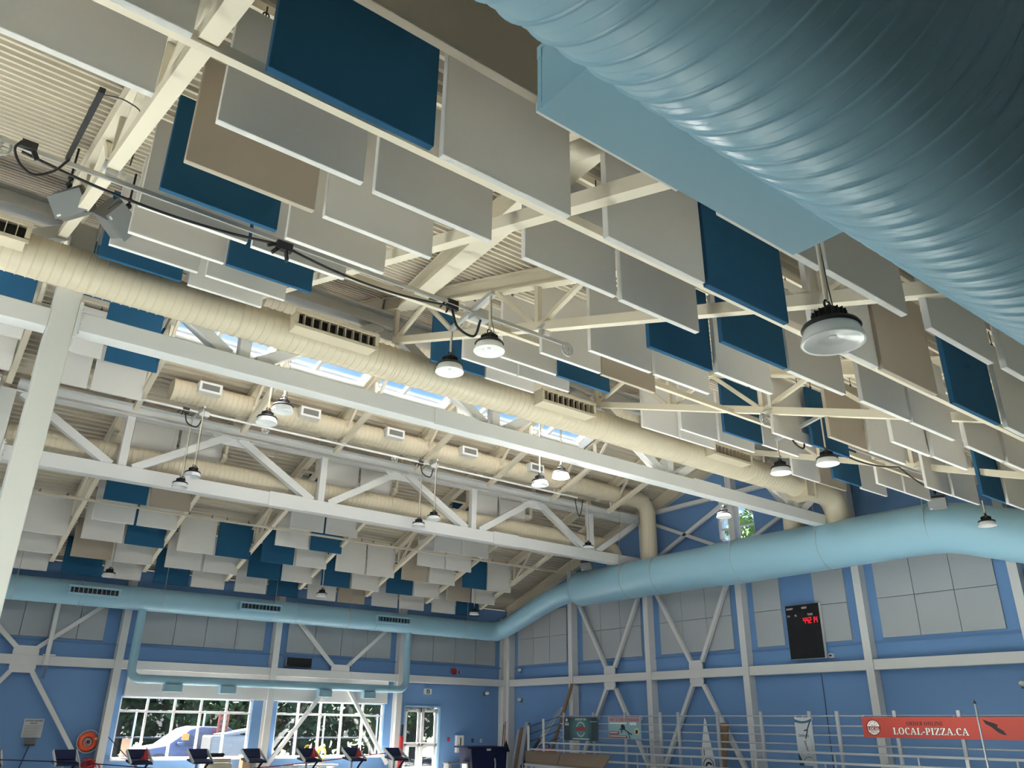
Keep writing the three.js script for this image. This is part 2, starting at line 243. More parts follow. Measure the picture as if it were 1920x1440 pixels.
// ---------------------------------------------------------------- roof trusses and joists
function mainTruss(z, label, yc, hc) {
  const t = thing('roof_truss', label, 'truss', [-9.2, 6.38, z], 'white main roof trusses'); const x0 = -18.3, x1 = -0.12;
  mesh('bottom_chord', [rbox((x0 + x1) / 2, yc, z, x1 - x0, hc, 0.26, 0.012)], M.white, t);
  mesh('splice_plate', [box(-12.3, yc, z + 0.14, 0.9, hc + 0.03, 0.02)], M.white, t); mesh('splice_plate', [box(-5.7, yc, z + 0.14, 0.9, hc + 0.03, 0.02)], M.white, t);
  mesh('top_chord', ibeam(V(x0, 7.94, z), V(x1, 7.94, z), 0.26, 0.28, 0.03), M.white, t);
  const bot = [-16.05, -11.42, -6.8, -2.3], top = [-18.3, -13.73, -9.14, -4.54, -0.15];
  for (const x of bot) mesh('vertical', rbox(x, (7.81 + yc) / 2, z, 0.17, 7.8 - yc, 0.17, 0.01), M.white, t);
  for (let i = 0; i < 4; i++) for (const [a, s] of [[top[i], -1], [top[i + 1], 1]]) mesh('diagonal', bar(V(bot[i] + s * 0.22, yc + hc / 2 - 0.01, z), V(a - s * 0.12, 7.82, z), 0.17, 0.17), M.white, t);
  for (const x of top.slice(1, 4)) { const s = new THREE.Shape([[-0.55, 0], [0.55, 0], [0.3, -0.2], [-0.3, -0.2]].map((p) => new THREE.Vector2(...p))); mesh('gusset_plate', new THREE.ExtrudeGeometry(s, { depth: 0.04, bevelEnabled: false }).translate(x, 7.82, z - 0.02), M.white, t); }
  mesh('end_plate', [box(-18.28, yc, z, 0.04, 0.5, 0.36), ...[0, 1, 2, 3].map((i) => new THREE.CylinderGeometry(0.02, 0.02, 0.03, 8).rotateZ(Math.PI / 2).translate(-18.25, yc - 0.18 + 0.12 * i, z + 0.14))], M.white, t);
  const u = thing('roof_truss', label.replace('right of', 'left of'), 'truss', [-24, 6.38, z], 'white main roof trusses');
  mesh('bottom_chord', rbox(-25.2, yc - 0.06, z, 13.2, hc, 0.26, 0.012), M.white, u); mesh('top_chord', ibeam(V(-31.8, 7.94, z), V(-18.62, 7.94, z), 0.26, 0.28, 0.03), M.white, u);
  for (const x of [-20.6, -25.2, -29.8]) { mesh('vertical', rbox(x, 7.2, z, 0.17, 1.2, 0.17, 0.01), M.white, u); for (const s of [-1, 1]) mesh('diagonal', bar(V(x + s * 0.22, 6.6, z), V(x + s * 2.1, 7.82, z), 0.17, 0.17), M.white, u); }
}
mainTruss(7.31, 'white steel roof truss running above the window side, right of the column', 6.51, 0.31);
mainTruss(14.63, 'white steel roof truss nearest the skylight, right of the near column', 6.435, 0.27);
function joist(name, label, x, zs, ze, first, step, n, group, tops = [], m = M.cream) { // lower chord zs..ze, first lower node, K webs, upper chord
  const t = thing(name, label, 'joist', [x, chord((zs + ze) / 2), (zs + ze) / 2], group); const sg = Math.sign(ze - zs), C = (z, o = 0) => V(x, chord(z) + o, z);
  mesh('bottom_chord', bar(C(zs, 0.055), C(ze, 0.055), 0.11, 0.11), m, t);
  const [ta, tb] = tops.length ? tops : [zs - sg * 0.4, ze + sg * 0.4];
  mesh('top_chord', ibeam(C(ta, 0.76), C(tb, 0.76), 0.16, 0.24, 0.025), m, t);
  for (let i = 0; i < n; i++) {
    const z = first + sg * step * i; mesh('web_post', bar(C(z, 0.1), C(z, 0.65), 0.07, 0.07), m, t);
    for (const s of [-1, 1]) { const q = z + s * (step / 2 - 0.03); if ((q - ta) * (q - tb) <= 0.02) mesh('web_diagonal', bar(C(z + s * 0.07, 0.1), C(q, 0.65), 0.06, 0.06), m, t); }
  }
  return t;
}
const FX = [-18.5, -16.12, -13.77, -11.43, -9.1, -6.75, -4.42, -2.12];
FX.forEach((x, i) => {
  joist('roof_joist', `cream joist over the window side, ${word(i)} from the left, sloping to the truss`, x, 1.15, 6.95, 1.33, 1.88, 4, 'cream joists of the window-side roof slope', [0.1, 7.2]);
  joist('ridge_joist', `cream open-web joist between white truss and ridge, ${word(i)} from the left`, x, 7.95, 10.2, 8.12, 1.76, 2, 'cream joists beside the ridge', [7.45, 10.85]);
  joist('ridge_joist', `cream open-web joist just past the ridge on the near side, ${word(i)} from the left`, x, 13.99, 11.74, 13.82, 1.76, 2, 'cream joists beside the ridge', [14.5, 11.09]);
});
const NJ = [[-18.72, 'heavy cream joist behind the two grey loudspeakers, leftmost of the near slope'], [-16.12, 'cream joist between the large blue panel and the near diagonal beam'], [-13.72, 'cream joist above the middle pair of hanging lamps'], [-9.16, 'cream joist carrying the right-hand trolley with two lamps'], [-4.57, 'cream joist nearest the gable over the far right panels']];
NJ.forEach(([x, l], i) => joist('roof_joist', l, x, 14.97, 25.5, 14.97, 1.88, i === 1 ? 0 : 6, 'cream joists of the near roof slope', [14.3, 26.6]));
{
  const t = thing('roof_beam', 'cream diagonal beam under the roof deck above the trolley lamps', 'beam', [-14.9, 6.8, 18.9]);
  mesh('beam', ibeam(V(-13.82, 7.97, 15.45), V(-16.0, 5.72, 22.3), 0.26, 0.26, 0.03), M.cream, t);
  const u = thing('roof_pipe', 'round cream pipe running above the plain near joist', 'pipe', [-16.4, 6, 19.5]);
  mesh('pipe', tube(V(-16.24, chord(15) + 0.42, 15), V(-16.24, chord(27.3) + 0.42, 27.3), 0.075, 16), M.cream, u);
}
// rails that carry the panels, running under the joists
for (const [z, x0, x1, w] of [[21.92, -21, -1, 'near the blue duct'], [18.2, -17.0, -0.9, 'past the middle lamps']]) {
  const t = thing('hanger_rail', `long thin cream rail under the near joists, ${w}`, 'rail', [-11, chord(z), z], 'rails under the near joists');
  mesh('rail', bar(V(x0, chord(z) - 0.02, z), V(x1, chord(z) - 0.02, z), 0.06, 0.04), M.cream, t); mesh('lip', bar(V(x0, chord(z) - 0.0, z + 0.028), V(x1, chord(z) - 0.0, z + 0.028), 0.006, 0.07), M.cream, t);
}
{
  const z = 4.35; const t = thing('hanger_rail', 'thin cream rail before the panels of the window-side slope', 'rail', [-11, chord(z), z], 'rails under the joists');
  mesh('rail', bar(V(-19, chord(z) - 0.02, z), V(-1, chord(z) - 0.02, z), 0.05, 0.05), M.cream, t);
}

// ---------------------------------------------------------------- hanging felt panels
const TONE = { w: ['white', M.feltWhite], b: ['blue', M.feltBlue], t: ['tan', M.feltTan] };
const protoPanel = {};
function panelAt(c, W, x, y, z, label, group) {
  const hk = 0.1 + Math.round((x + 18.4) * 0.0125 * (W > 1 ? 20 : 0)) / 20, k = c + W + hk; let o;
  if (!protoPanel[k]) {
    o = new THREE.Group(); const H = 1.0, g = new RoundedBoxGeometry(W, H, 0.055, 2, 0.007).translate(0, H / 2, 0); const uv = g.attributes.uv; for (let i = 0; i < uv.count; i++) uv.setXY(i, uv.getX(i) * 3, uv.getY(i) * 3);
    const a = new THREE.Mesh(g, TONE[c][1]); a.name = 'felt_board'; o.add(a);
    for (const s of [-1, 1]) { const h = new THREE.Mesh(mergeGeometries([tube(V(s * W * 0.32, H - 0.01, 0), V(s * W * 0.32, H + hk + 0.01, 0), 0.006, 6), new THREE.TorusGeometry(0.022, 0.006, 6, 10).translate(s * W * 0.32, H + 0.03, 0)].map(norm)), M.dark); h.name = 'hook'; o.add(h); }
    o.traverse((m) => { m.castShadow = m.receiveShadow = true; }); protoPanel[k] = o;
  } else o = protoPanel[k].clone();
  o.name = numbered('felt_panel'); o.position.set(x, y, z); o.userData = { label, category: 'ceiling panel', group }; scene.add(o);
}
const NEAR = [
  [['b', -17.81, 15.57], ['w', -16.70, 15.57], ['b', -13.01, 15.82], ['w', -11.96, 15.82], ['w', -8.52, 16.03], ['w', -7.56, 16.09], ['w', -4.10, 16.18], ['t', -3.15, 16.22]],
  [['w', -17.83, 16.50], ['w', -16.73, 16.56], ['w', -13.04, 16.76], ['w', -12.05, 16.82], ['w', -8.52, 16.94], ['w', -7.55, 16.99], ['b', -4.28, 17.20], ['w', -3.06, 17.09]],
  [['w', -17.79, 17.46], ['b', -16.76, 17.52], ['w', -13.01, 17.68], ['b', -12.03, 17.71], ['b', -8.54, 17.86], ['w', -7.53, 17.89], ['w', -4.14, 18.02], ['w', -3.20, 18.06]],
  [['w', -17.92, 18.68], ['w', -16.85, 18.67], ['w', -13.10, 18.64], ['t', -12.06, 18.64], ['w', -8.70, 18.89], ['b', -7.89, 19.03], ['w', -4.41, 19.05], ['w', -3.53, 19.11]],
  [['b', -17.90, 19.46], ['w', -16.77, 19.41], ['w', -13.09, 19.52], ['w', -12.05, 19.56], ['t', -8.65, 19.77], ['w', -7.68, 19.82], ['b', -4.18, 19.86], ['w', -3.33, 19.92]],
  [['t', -17.92, 20.38], ['w', -16.82, 20.40], ['b', -13.11, 20.45], ['w', -12.09, 20.51], ['w', -8.59, 20.63], ['w', -7.65, 20.70]],
  [['w', -19.35, 21.29], ['w', -17.96, 21.35], ['w', -16.84, 21.33], ['w', -15.49, 21.33], ['w', -14.42, 21.34], ['b', -13.15, 21.41], ['w', -12.10, 21.42], ['w', -10.87, 21.49], ['w', -9.86, 21.52], ['w', -8.60, 21.55], ['w', -7.58, 21.59]],
  [['w', -19.36, 22.24], ['b', -17.97, 22.31], ['w', -16.88, 22.30], ['w', -15.52, 22.30], ['b', -14.49, 22.32], ['w', -13.14, 22.34], ['t', -12.13, 22.38], ['b', -10.87, 22.42], ['w', -9.82, 22.47]],
  [['t', -17.94, 23.28], ['w', -16.92, 23.28, -0.04], ['w', -15.56, 23.28, -0.03], ['w', -14.49, 23.28], ['w', -13.20, 23.31], ['w', -12.11, 23.37]],
];
NEAR.forEach((row, k) => row.forEach(([c, x, z, dy = 0], i) => panelAt(c, 1.02, x, chord(z) + dy - 0.2 - (x + 18.4) * 0.0125, z, `${TONE[c][0]} felt panel of the near slope, ${word(k)} row past the white truss, ${word(i)} from left`, 'felt panels under the near roof slope')));
const farBay = [-18.2, -15.84, -13.47, -11.13, -8.8, -6.5, -4.15];
const farRows = ['ww bw bw wb wt ww wb', 'bw tw ww bw bw bw tw', 'ww wb wb bw ww tw bw', '-- ww -- wb -- ww --', '-- bt -- ww -- ww --', '-- ww -- bw -- bw --', '-- ww -- ww -- ww --', '-- -- -- -- -- -- --', 'ww -- -- -- -- -- --', 'wb -- -- -- -- -- --'];
farRows.forEach((r, k) => { let n = 0; r.split(' ').forEach((s, b) => [...s].forEach((c, j) => {
  if (c === '-') return; const z = 1.04 + 0.945 * k; panelAt(c, 0.98, farBay[b] + 0.005 * b + j * 1.05 + 0.49, chord(z) - 0.2, z, `${TONE[c][0]} felt panel of the window-side slope, ${word(k)} row up from the wall, ${word(n++)} from left`, 'felt panels under the window-side roof slope');
})); });
for (const [c, x, z, l] of [['b', -17.66, 11.6, 'blue felt panel just past the ridge, seen between cream duct and white truss'], ['b', -19.1, 10.4, 'blue felt panel at the ridge left of the white column, below the cream duct'], ['b', -16.9, 10.4, 'blue felt panel at the ridge, right above the near truss end'], ['w', -19.07, 8.62, 'white felt panel left of the white column, above the window-side truss'], ['w', -19.07, 9.55, 'upper white felt panel left of the white column, by the ridge'], ['w', -20.3, 8.62, 'leftmost white felt panel above the window-side truss, cut by the picture edge']]) panelAt(c, 0.98, x, chord(z) - 0.2, z, l, 'felt panels beside the ridge');

// ---------------------------------------------------------------- ducts
function sweep(pts, radii, seg = 28) { // round duct through points with a radius at each
  const ring = [], n = pts.length; let up = V(0, 1, 0); const pos = [], idx = [], uv = [];
  for (let i = 0; i < n; i++) {
    const d = pts[Math.min(n - 1, i + 1)].clone().sub(pts[Math.max(0, i - 1)]).normalize(); if (i === 0 && Math.abs(d.y) > 0.9) up = V(0, 0, 1);
    const x = V().crossVectors(up, d).normalize(); up = V().crossVectors(d, x);
    for (let j = 0; j <= seg; j++) { const a = j / seg * 2 * Math.PI, p = pts[i].clone().addScaledVector(x, radii[i] * Math.cos(a)).addScaledVector(up, radii[i] * Math.sin(a)); pos.push(p.x, p.y, p.z); uv.push(j / seg, i / n); }
  }
  for (let i = 0; i < n - 1; i++) for (let j = 0; j < seg; j++) { const a = i * (seg + 1) + j, b = a + seg + 1; idx.push(a, a + 1, b, b, a + 1, b + 1); }
  const g = new THREE.BufferGeometry(); g.setAttribute('position', new THREE.Float32BufferAttribute(pos, 3)); g.setAttribute('uv', new THREE.Float32BufferAttribute(uv, 2)); g.setIndex(idx); g.computeVertexNormals(); return g.toNonIndexed();
}
function fillet(list) { // [x, y, z, R, bend] -> dense points
  const P = list.map((a) => V(a[0], a[1], a[2])), out = [], rad = [];
  for (let i = 0; i < P.length; i++) {
    const b = list[i][4] || 0; if (!b || i === 0 || i === P.length - 1) { out.push(P[i]); rad.push(list[i][3]); continue; }
    const a = P[i].clone().add(P[i - 1].clone().sub(P[i]).setLength(b)), c = P[i].clone().add(P[i + 1].clone().sub(P[i]).setLength(b));
    for (let k = 0; k <= 8; k++) { const t = k / 8, q = a.clone().multiplyScalar((1 - t) * (1 - t)).addScaledVector(P[i], 2 * t * (1 - t)).addScaledVector(c, t * t); out.push(q); rad.push(list[i][3]); }
  }
  return [out, rad];
}
function spiral(x0, x1, y, z, R, pitch, seg, hi = 0.007, lo = 0.002) { // smooth duct along x with a proud helical seam and two soft ribs a turn
  const out = [new THREE.CylinderGeometry(R, R, x1 - x0, seg, 1, true).rotateZ(Math.PI / 2).translate((x0 + x1) / 2, y, z)];
  for (const [off, h, w] of lo ? [[0, hi, 0.008], [0.5, lo, 0.01]] : [[0, hi, 0.011]]) {
    const n = Math.floor((x1 - x0 - 0.05) / pitch * seg), pos = [], uv = [], idx = [];
    for (let i = 0; i <= n; i++) { const a = i / seg * 2 * Math.PI, c = Math.cos(a), q = Math.sin(a), x = x0 + 0.01 + (i / seg + off) * pitch; if (x > x1) break;
      for (const [dx, r] of [[-w, R - 0.002], [0, R + h], [w, R - 0.002]]) { pos.push(x + dx, y + r * q, z + r * c); uv.push(0, 0); } }
    const m = pos.length / 9; for (let i = 0; i < m - 1; i++) for (let k = 0; k < 2; k++) { const a = i * 3 + k; idx.push(a, a + 3, a + 1, a + 1, a + 3, a + 4); }
    const g = new THREE.BufferGeometry(); g.setAttribute('position', new THREE.Float32BufferAttribute(pos, 3)); g.setAttribute('uv', new THREE.Float32BufferAttribute(uv, 2)); g.setIndex(idx); g.computeVertexNormals(); out.push(g.toNonIndexed());
  }
  return out;
}
function hangers(t, xs, y, z, R, m = M.cream) { for (const x of xs) mesh('hanger', [tube(V(x, y + R * 0.9, z + R * 0.35), V(x, deckY(z) + 0.02, z + R * 0.35), 0.006, 6), new THREE.TorusGeometry(R + 0.008, 0.004, 5, 28).rotateY(Math.PI / 2).translate(x, y, z)], m, t); }
function ventBox(t, x0, x1, y0, y1, zb, zf, m, n, lip = 0.06) { // register box on a duct with louvre blades, facing zf
  const s = Math.sign(zf - zb), xc = (x0 + x1) / 2, w = x1 - x0, h = y1 - y0, sh = new THREE.Shape([[zb, y0], [zf, y0], [zf, y1], [zb, y1]].map((p) => new THREE.Vector2(...p)));
  const D = Math.abs(zf - zb), zc = (zb + zf) / 2, yc = (y0 + y1) / 2;
  const v = mesh('vent_box', [box(xc, y0 + 0.012, zc, w, 0.024, D), box(xc, y1 - 0.012, zc, w, 0.024, D), box(x0 + 0.013, yc, zc, 0.024, h - 0.05, D - 0.004), box(x1 - 0.013, yc, zc, 0.024, h - 0.05, D - 0.004)], m, t);
  mesh('face_frame', [box(xc, y0 + 0.03 - lip / 4, zf + s * 0.011, w + lip, 0.05, 0.02), box(xc, y1 - 0.03 + lip / 4, zf + s * 0.011, w + lip, 0.05, 0.02), box(x0 + 0.03 - lip / 2, yc, zf + s * 0.011, 0.056, h - 0.11, 0.018), box(x1 - 0.03 + lip / 2, yc, zf + s * 0.011, 0.056, h - 0.11, 0.018)], m, v);
  mesh('vent_throat', box(xc, (y0 + y1) / 2, zf - s * 0.1, w - 0.06, h - 0.06, 0.02), M.black, v);
  for (let i = 1; i < n; i++) mesh('louver', box(x0 + w * i / n, (y0 + y1) / 2, zf - s * 0.05, 0.012, h - 0.06, 0.09), m, v);
}
{ // cream duct before the near truss
  const y = 7.05, z = 14.95, R = 0.275, t = thing('cream_duct', 'long cream spiral duct above the near white truss, bending down to the blue duct', 'duct', [-12, y - R, z], 'cream spiral ducts');
  mesh('duct_pipe', spiral(-30, -2.75, y, z, R, 0.115, 32, 0.011, 0), M.creamDuct, t);
  mesh('transition', [rbox(-2.45, 7.0, z, 0.34, 0.52, 0.56, 0.02), sweep([V(-2.85, y, z), V(-2.6, y, z)], [R + 0.005, R + 0.03])], M.creamDuct, t);
  mesh('flange', [box(-2.27, 7.0, z, 0.03, 0.6, 0.64), box(-2.64, 7.0, z, 0.03, 0.6, 0.64)], M.creamDuct, t);
  mesh('elbow', sweep(...fillet([[-2.3, y, z, 0.29], [-0.95, y, z, 0.3, 0.6], [-0.95, 6.0, z, 0.3]])), M.creamDuct, t);
  for (const [a, b] of [[-20.3, -19.1], [-15.62, -14.3], [-10.95, -9.7], [-6.25, -5.02]]) ventBox(t, a, b, 6.94, 7.2, z + 0.15, z + 0.52, M.creamDuct, 10);
  hangers(t, [-18.3, -16.3, -13.75, -11.4, -9.1, -6.7, -4.5, -3.2], y, z, R);
}
function capDuct(label, x0, y, z, R, xd, low, boxes) {
  const t = thing('cream_duct', label, 'duct', [x0, y - R, z], 'cream spiral ducts');
  mesh('duct_pipe', spiral(x0, -1.6, y, z, R, 0.115, 28, 0.012, 0), M.creamDuct, t);
  mesh('end_cap', new THREE.CylinderGeometry(R + 0.006, R + 0.006, 0.04, 28).rotateZ(Math.PI / 2).translate(x0, y, z), M.creamDuct, t);
  mesh('elbow', sweep(...fillet([[-1.65, y, z, R + 0.004], [xd, y, z, R + 0.004, 0.5], [xd, low, z, R + 0.004]])), M.creamDuct, t);
  for (const x of boxes) { const v = mesh('diffuser_box', [rbox(x, y + 0.08, z + R + 0.02, 0.5, 0.24, 0.3, 0.01)], M.white, t); mesh('grille', [box(x, y + 0.08, z + R + 0.172, 0.38, 0.13, 0.008)], M.grey, v); }
  hangers(t, [-15.0, -12.6, -10.3, -8, -5.6, -3.2].filter((x) => x > x0), y, z, R);
}
capDuct('cream spiral duct with white diffuser boxes, just past the skylight ridge', -15.54, 8.29, 8.3, 0.25, -0.7, 6.2, [-14.84, -12.48, -10.18, -7.9, -5.58]);
capDuct('cream spiral duct hidden behind the near one, its riser by the octagonal window', -15.54, 8.29, 13.6, 0.25, -0.85, 6.2, [-14.84]);
{
  const y = 7.0, z = 6.9, R = 0.27, t = thing('cream_duct', 'cream spiral duct behind the far white truss over the window side', 'duct', [-16, y - R, z], 'cream spiral ducts');
  mesh('duct_pipe', spiral(-30, -1.6, y, z, R, 0.115, 28, 0.012, 0), M.creamDuct, t);
  mesh('elbow', sweep(...fillet([[-1.65, y, z, R + 0.004], [-0.85, y, z, R + 0.004, 0.5], [-0.85, 6.2, z, R + 0.004]])), M.creamDuct, t);
  hangers(t, [-15, -12.6, -10.3, -8, -5.6, -3.2], y, z, R);
}
{ // light blue duct: along the window wall, up and along the gable, down to the near side, back along over the viewer
  const t = thing('blue_duct', 'large light blue duct running round the hall under the roof, overhead at the near side', 'duct', [-12, 4.5, 12]);
  const zb = 0.75, yb = 4.8;
  mesh('wall_run', sweep(...fillet([[-31, yb, zb, 0.32], [-1.0, yb, zb, 0.32]])), M.ductBlue, t);
  mesh('gable_run', sweep(...fillet([[-1.7, yb, zb, 0.325], [-0.95, yb, zb, 0.325, 0.5], [-0.95, 5.78, 4.15, 0.35, 0.8], [-0.95, 5.84, 5.0, 0.36], [-0.95, 5.85, 5.25, 0.55], [-0.95, 5.86, 11.0, 0.57], [-0.95, 5.86, 11.2, 0.6], [-0.95, 5.84, 17.5, 0.56, 0.6], [-0.95, 3.75, 23.9, 0.5], [-0.95, 3.45, 24.87, 0.47, 0.5], [-1.9, 3.45, 24.87, 0.46]])), M.ductBlue, t);
  mesh('overhead_run', spiral(-25, -1.8, 3.45, 24.87, 0.45, 0.1, 72, 0.009, 0.0022), M.ductBlue, t);
  mesh('joint_band', [-15.2, -9.0, -6.2].map((x) => new THREE.TorusGeometry(0.325, 0.012, 6, 32).rotateY(Math.PI / 2).translate(x, yb, zb)), M.ductBlue, t);
  for (const [a, b] of [[-15.55, -14.3], [-10.9, -9.65], [-6.3, -5.05], [-20.2, -18.95]]) ventBox(t, a, b, 4.71, 4.93, zb + 0.27, zb + 0.48, M.ductBlue, 11);
  ventBox(t, -18.19, -16.91, 3.3, 3.56, 24.6, 24.22, M.ductBlue, 10, 0);
  for (const [x, r] of [[-16.8, 0.33], [-13.1, 0.33], [-9.8, 0.33], [-7.2, 0.33], [-2.6, 0.33]]) mesh('hanger', [tube(V(x, yb, zb + r), V(x, deckY(zb + r) + 0.02, zb + r), 0.007, 6), new THREE.TorusGeometry(r, 0.008, 5, 28).rotateY(Math.PI / 2).translate(x, yb, zb)], M.galv, t);
  for (const [z, y, r] of [[5.3, 5.85, 0.56], [7.7, 5.85, 0.57], [9.0, 5.86, 0.575], [12.0, 5.86, 0.61], [14.6, 5.85, 0.6], [17.3, 5.84, 0.57]]) mesh('hanger', [tube(V(-0.95 - r, y, z), V(-0.95 - r * 0.6, deckY(z) + 0.02, z), 0.008, 6), new THREE.TorusGeometry(r, 0.007, 5, 36).translate(-0.95, y, z)], M.galv, t);
  const u = thing('blue_duct', 'slim light blue duct loop hung before the windows from the large wall duct', 'duct', [-9.3, 2.55, zb]);
  mesh('duct_pipe', sweep(...fillet([[-13.52, 4.6, zb, 0.115], [-13.52, 2.68, zb, 0.115, 0.3], [-4.8, 2.68, zb, 0.115, 0.3], [-4.8, 4.6, zb, 0.115]]), 20), M.ductBlue, u);
  for (const [a, b] of [[-12.59, -12.1], [-11.02, -10.56], [-7.93, -7.5], [-6.38, -5.96]]) mesh('outlet_box', rbox((a + b) / 2, 2.47, zb, b - a, 0.2, 0.22, 0.008), M.ductBlue, u);
  for (const x of [-9.6, -6.9]) mesh('hanger', tube(V(x, 2.7, zb + 0.1), V(x, 4.6, zb + 0.1), 0.005, 6), M.galv, u);
}

// ---------------------------------------------------------------- lamps and their trolley tracks
const lensG = lathe([[0, 0.045], [0.06, 0.03], [0.152, 0.004], [0.163, 0.0], [0.168, 0.008], [0.166, 0.02], [0.157, 0.05], [0.143, 0.088], [0.13, 0.1]], 48);
const domeG = [lathe([[0, 0.2], [0.06, 0.2], [0.075, 0.185], [0.082, 0.14], [0.1, 0.125], [0.148, 0.108], [0.16, 0.088], [0.155, 0.08], [0, 0.082]], 36)];
const finG = []; for (let i = 0; i < 18; i++) finG.push(box(0.08, 0.158, 0, 0.03, 0.055, 0.006).rotateY(i * Math.PI / 9));
const hookG = [new THREE.TorusGeometry(0.03, 0.007, 6, 14).translate(0, 0.235, 0), new THREE.TorusGeometry(0.05, 0.008, 6, 12, Math.PI).translate(0.03, 0.19, 0)];
const ringsG = []; for (let i = 0; i < 40; i++) ringsG.push(box(0.0, 0, 0.095, 0.0045, 0.004, 0.112).rotateX(0.27).translate(0, 0.0485, 0).rotateY(i * Math.PI / 20)); ringsG.push(new THREE.CylinderGeometry(0.022, 0.022, 0.012, 20).translate(0, 0.04, 0));
function lamp(x, y, z, top, label, lit) {
  const t = thing('pendant_lamp', label, 'lamp', [x, y, z], 'black high bay pendant lamps'); const at = (g) => g.map((q) => q.clone().translate(x, y, z));
  const hs = mesh('housing', at(domeG), M.black, t); mesh('cooling_fin', at(finG), M.black, hs); mesh('hook', at(hookG), M.black, t);
  const l = mesh('lens', at([lensG]), lit ? mat([0.9, 0.9, 0.9], 0.4, 0, { emissive: new THREE.Color(1, 0.98, 0.95), emissiveIntensity: 3 }) : M.lens, t);
  if (!lit) mesh('prism_ring', at(ringsG), M.prism, l);
  mesh('rim_ring', at([new THREE.TorusGeometry(0.166, 0.0045, 6, 48).rotateX(Math.PI / 2).translate(0, 0.004, 0)]), M.vinyl, t);
  mesh('rod', tube(V(x, y + 0.26, z), V(x, top, z), 0.0125, 10), M.cream, t); mesh('cable', curve([V(x + 0.07, y + 0.17, z), V(x + 0.045, y + 0.32, z), V(x + 0.03, (y + top) / 2, z), V(x + 0.015, top, z)], 0.0035, 20, 5), M.black, t);
  if (lit) { const p = new THREE.PointLight(new THREE.Color(1, 0.97, 0.93), 12, 0, 2); p.position.set(x, y - 0.06, z); p.castShadow = true; p.shadow.radius = 5; scene.add(p); }
}
lamp(-15.62, 3.55, 23.6, chord(23.6) + 0.02, 'nearest and largest black high bay lamp, hanging below the blue duct box');
lamp(-14.73, 5.46, 18.3, 6.04, 'lower lamp of the pair under the middle trolley crossbar');
lamp(-14.87, 5.32, 19.3, 6.02, 'upper lamp of the pair under the middle trolley crossbar');
lamp(-8.23, 5.47, 18.3, 6.04, 'lower left lamp of the pair under the right trolley crossbar');
lamp(-8.67, 5.27, 19.4, 6.0, 'right lamp of the pair under the right trolley crossbar');
lamp(-2.31, 5.38, 18.9, chord(18.9) - 0.2, 'single lamp at the far right before the light blue gable duct');
lamp(-15.27, 5.98, 13.8, 7.8, 'lower left lamp of the pair hanging past the near truss, by the cream duct');
lamp(-15.22, 6.04, 14.3, 7.8, 'upper lamp of the pair past the near truss, beside the second diffuser box');
lamp(-9.66, 5.99, 13.8, 7.8, 'unlit lamp of the pair past the near truss with one lamp glowing');
lamp(-9.54, 6.06, 14.3, 7.8, 'glowing lamp, the only one of the hall that is lit bright', true);
lamp(-4.37, 6.12, 14.1, 6.42, 'small lamp hanging before the octagonal gable window');
lamp(-14.92, 6.28, 7.9, 7.86, 'left lamp of the long-rod pair before the far truss, left trolley');
lamp(-14.92, 6.32, 8.75, 7.86, 'right lamp of the long-rod pair before the far truss, left trolley');
lamp(-8.89, 6.32, 7.9, 7.86, 'left lamp of the long-rod pair before the far truss, right trolley');
lamp(-9.0, 6.32, 8.8, 7.86, 'right lamp of the long-rod pair before the far truss, right trolley');
lamp(-3.22, 6.45, 8.2, chord(8.2) + 0.05, 'single long-rod lamp at the gable end of the far truss');
lamp(-14.86, 5.1, 2.2, chord(2.2) + 0.9, 'small lamp before the panels above the left blue duct vent');
lamp(-8.8, 5.18, 2.2, chord(2.2) + 0.9, 'small lamp before the panels above the middle blue duct vent');
lamp(-3.1, 5.12, 2.2, chord(2.2) + 0.9, 'small lamp before the panels near the corner of the hall');
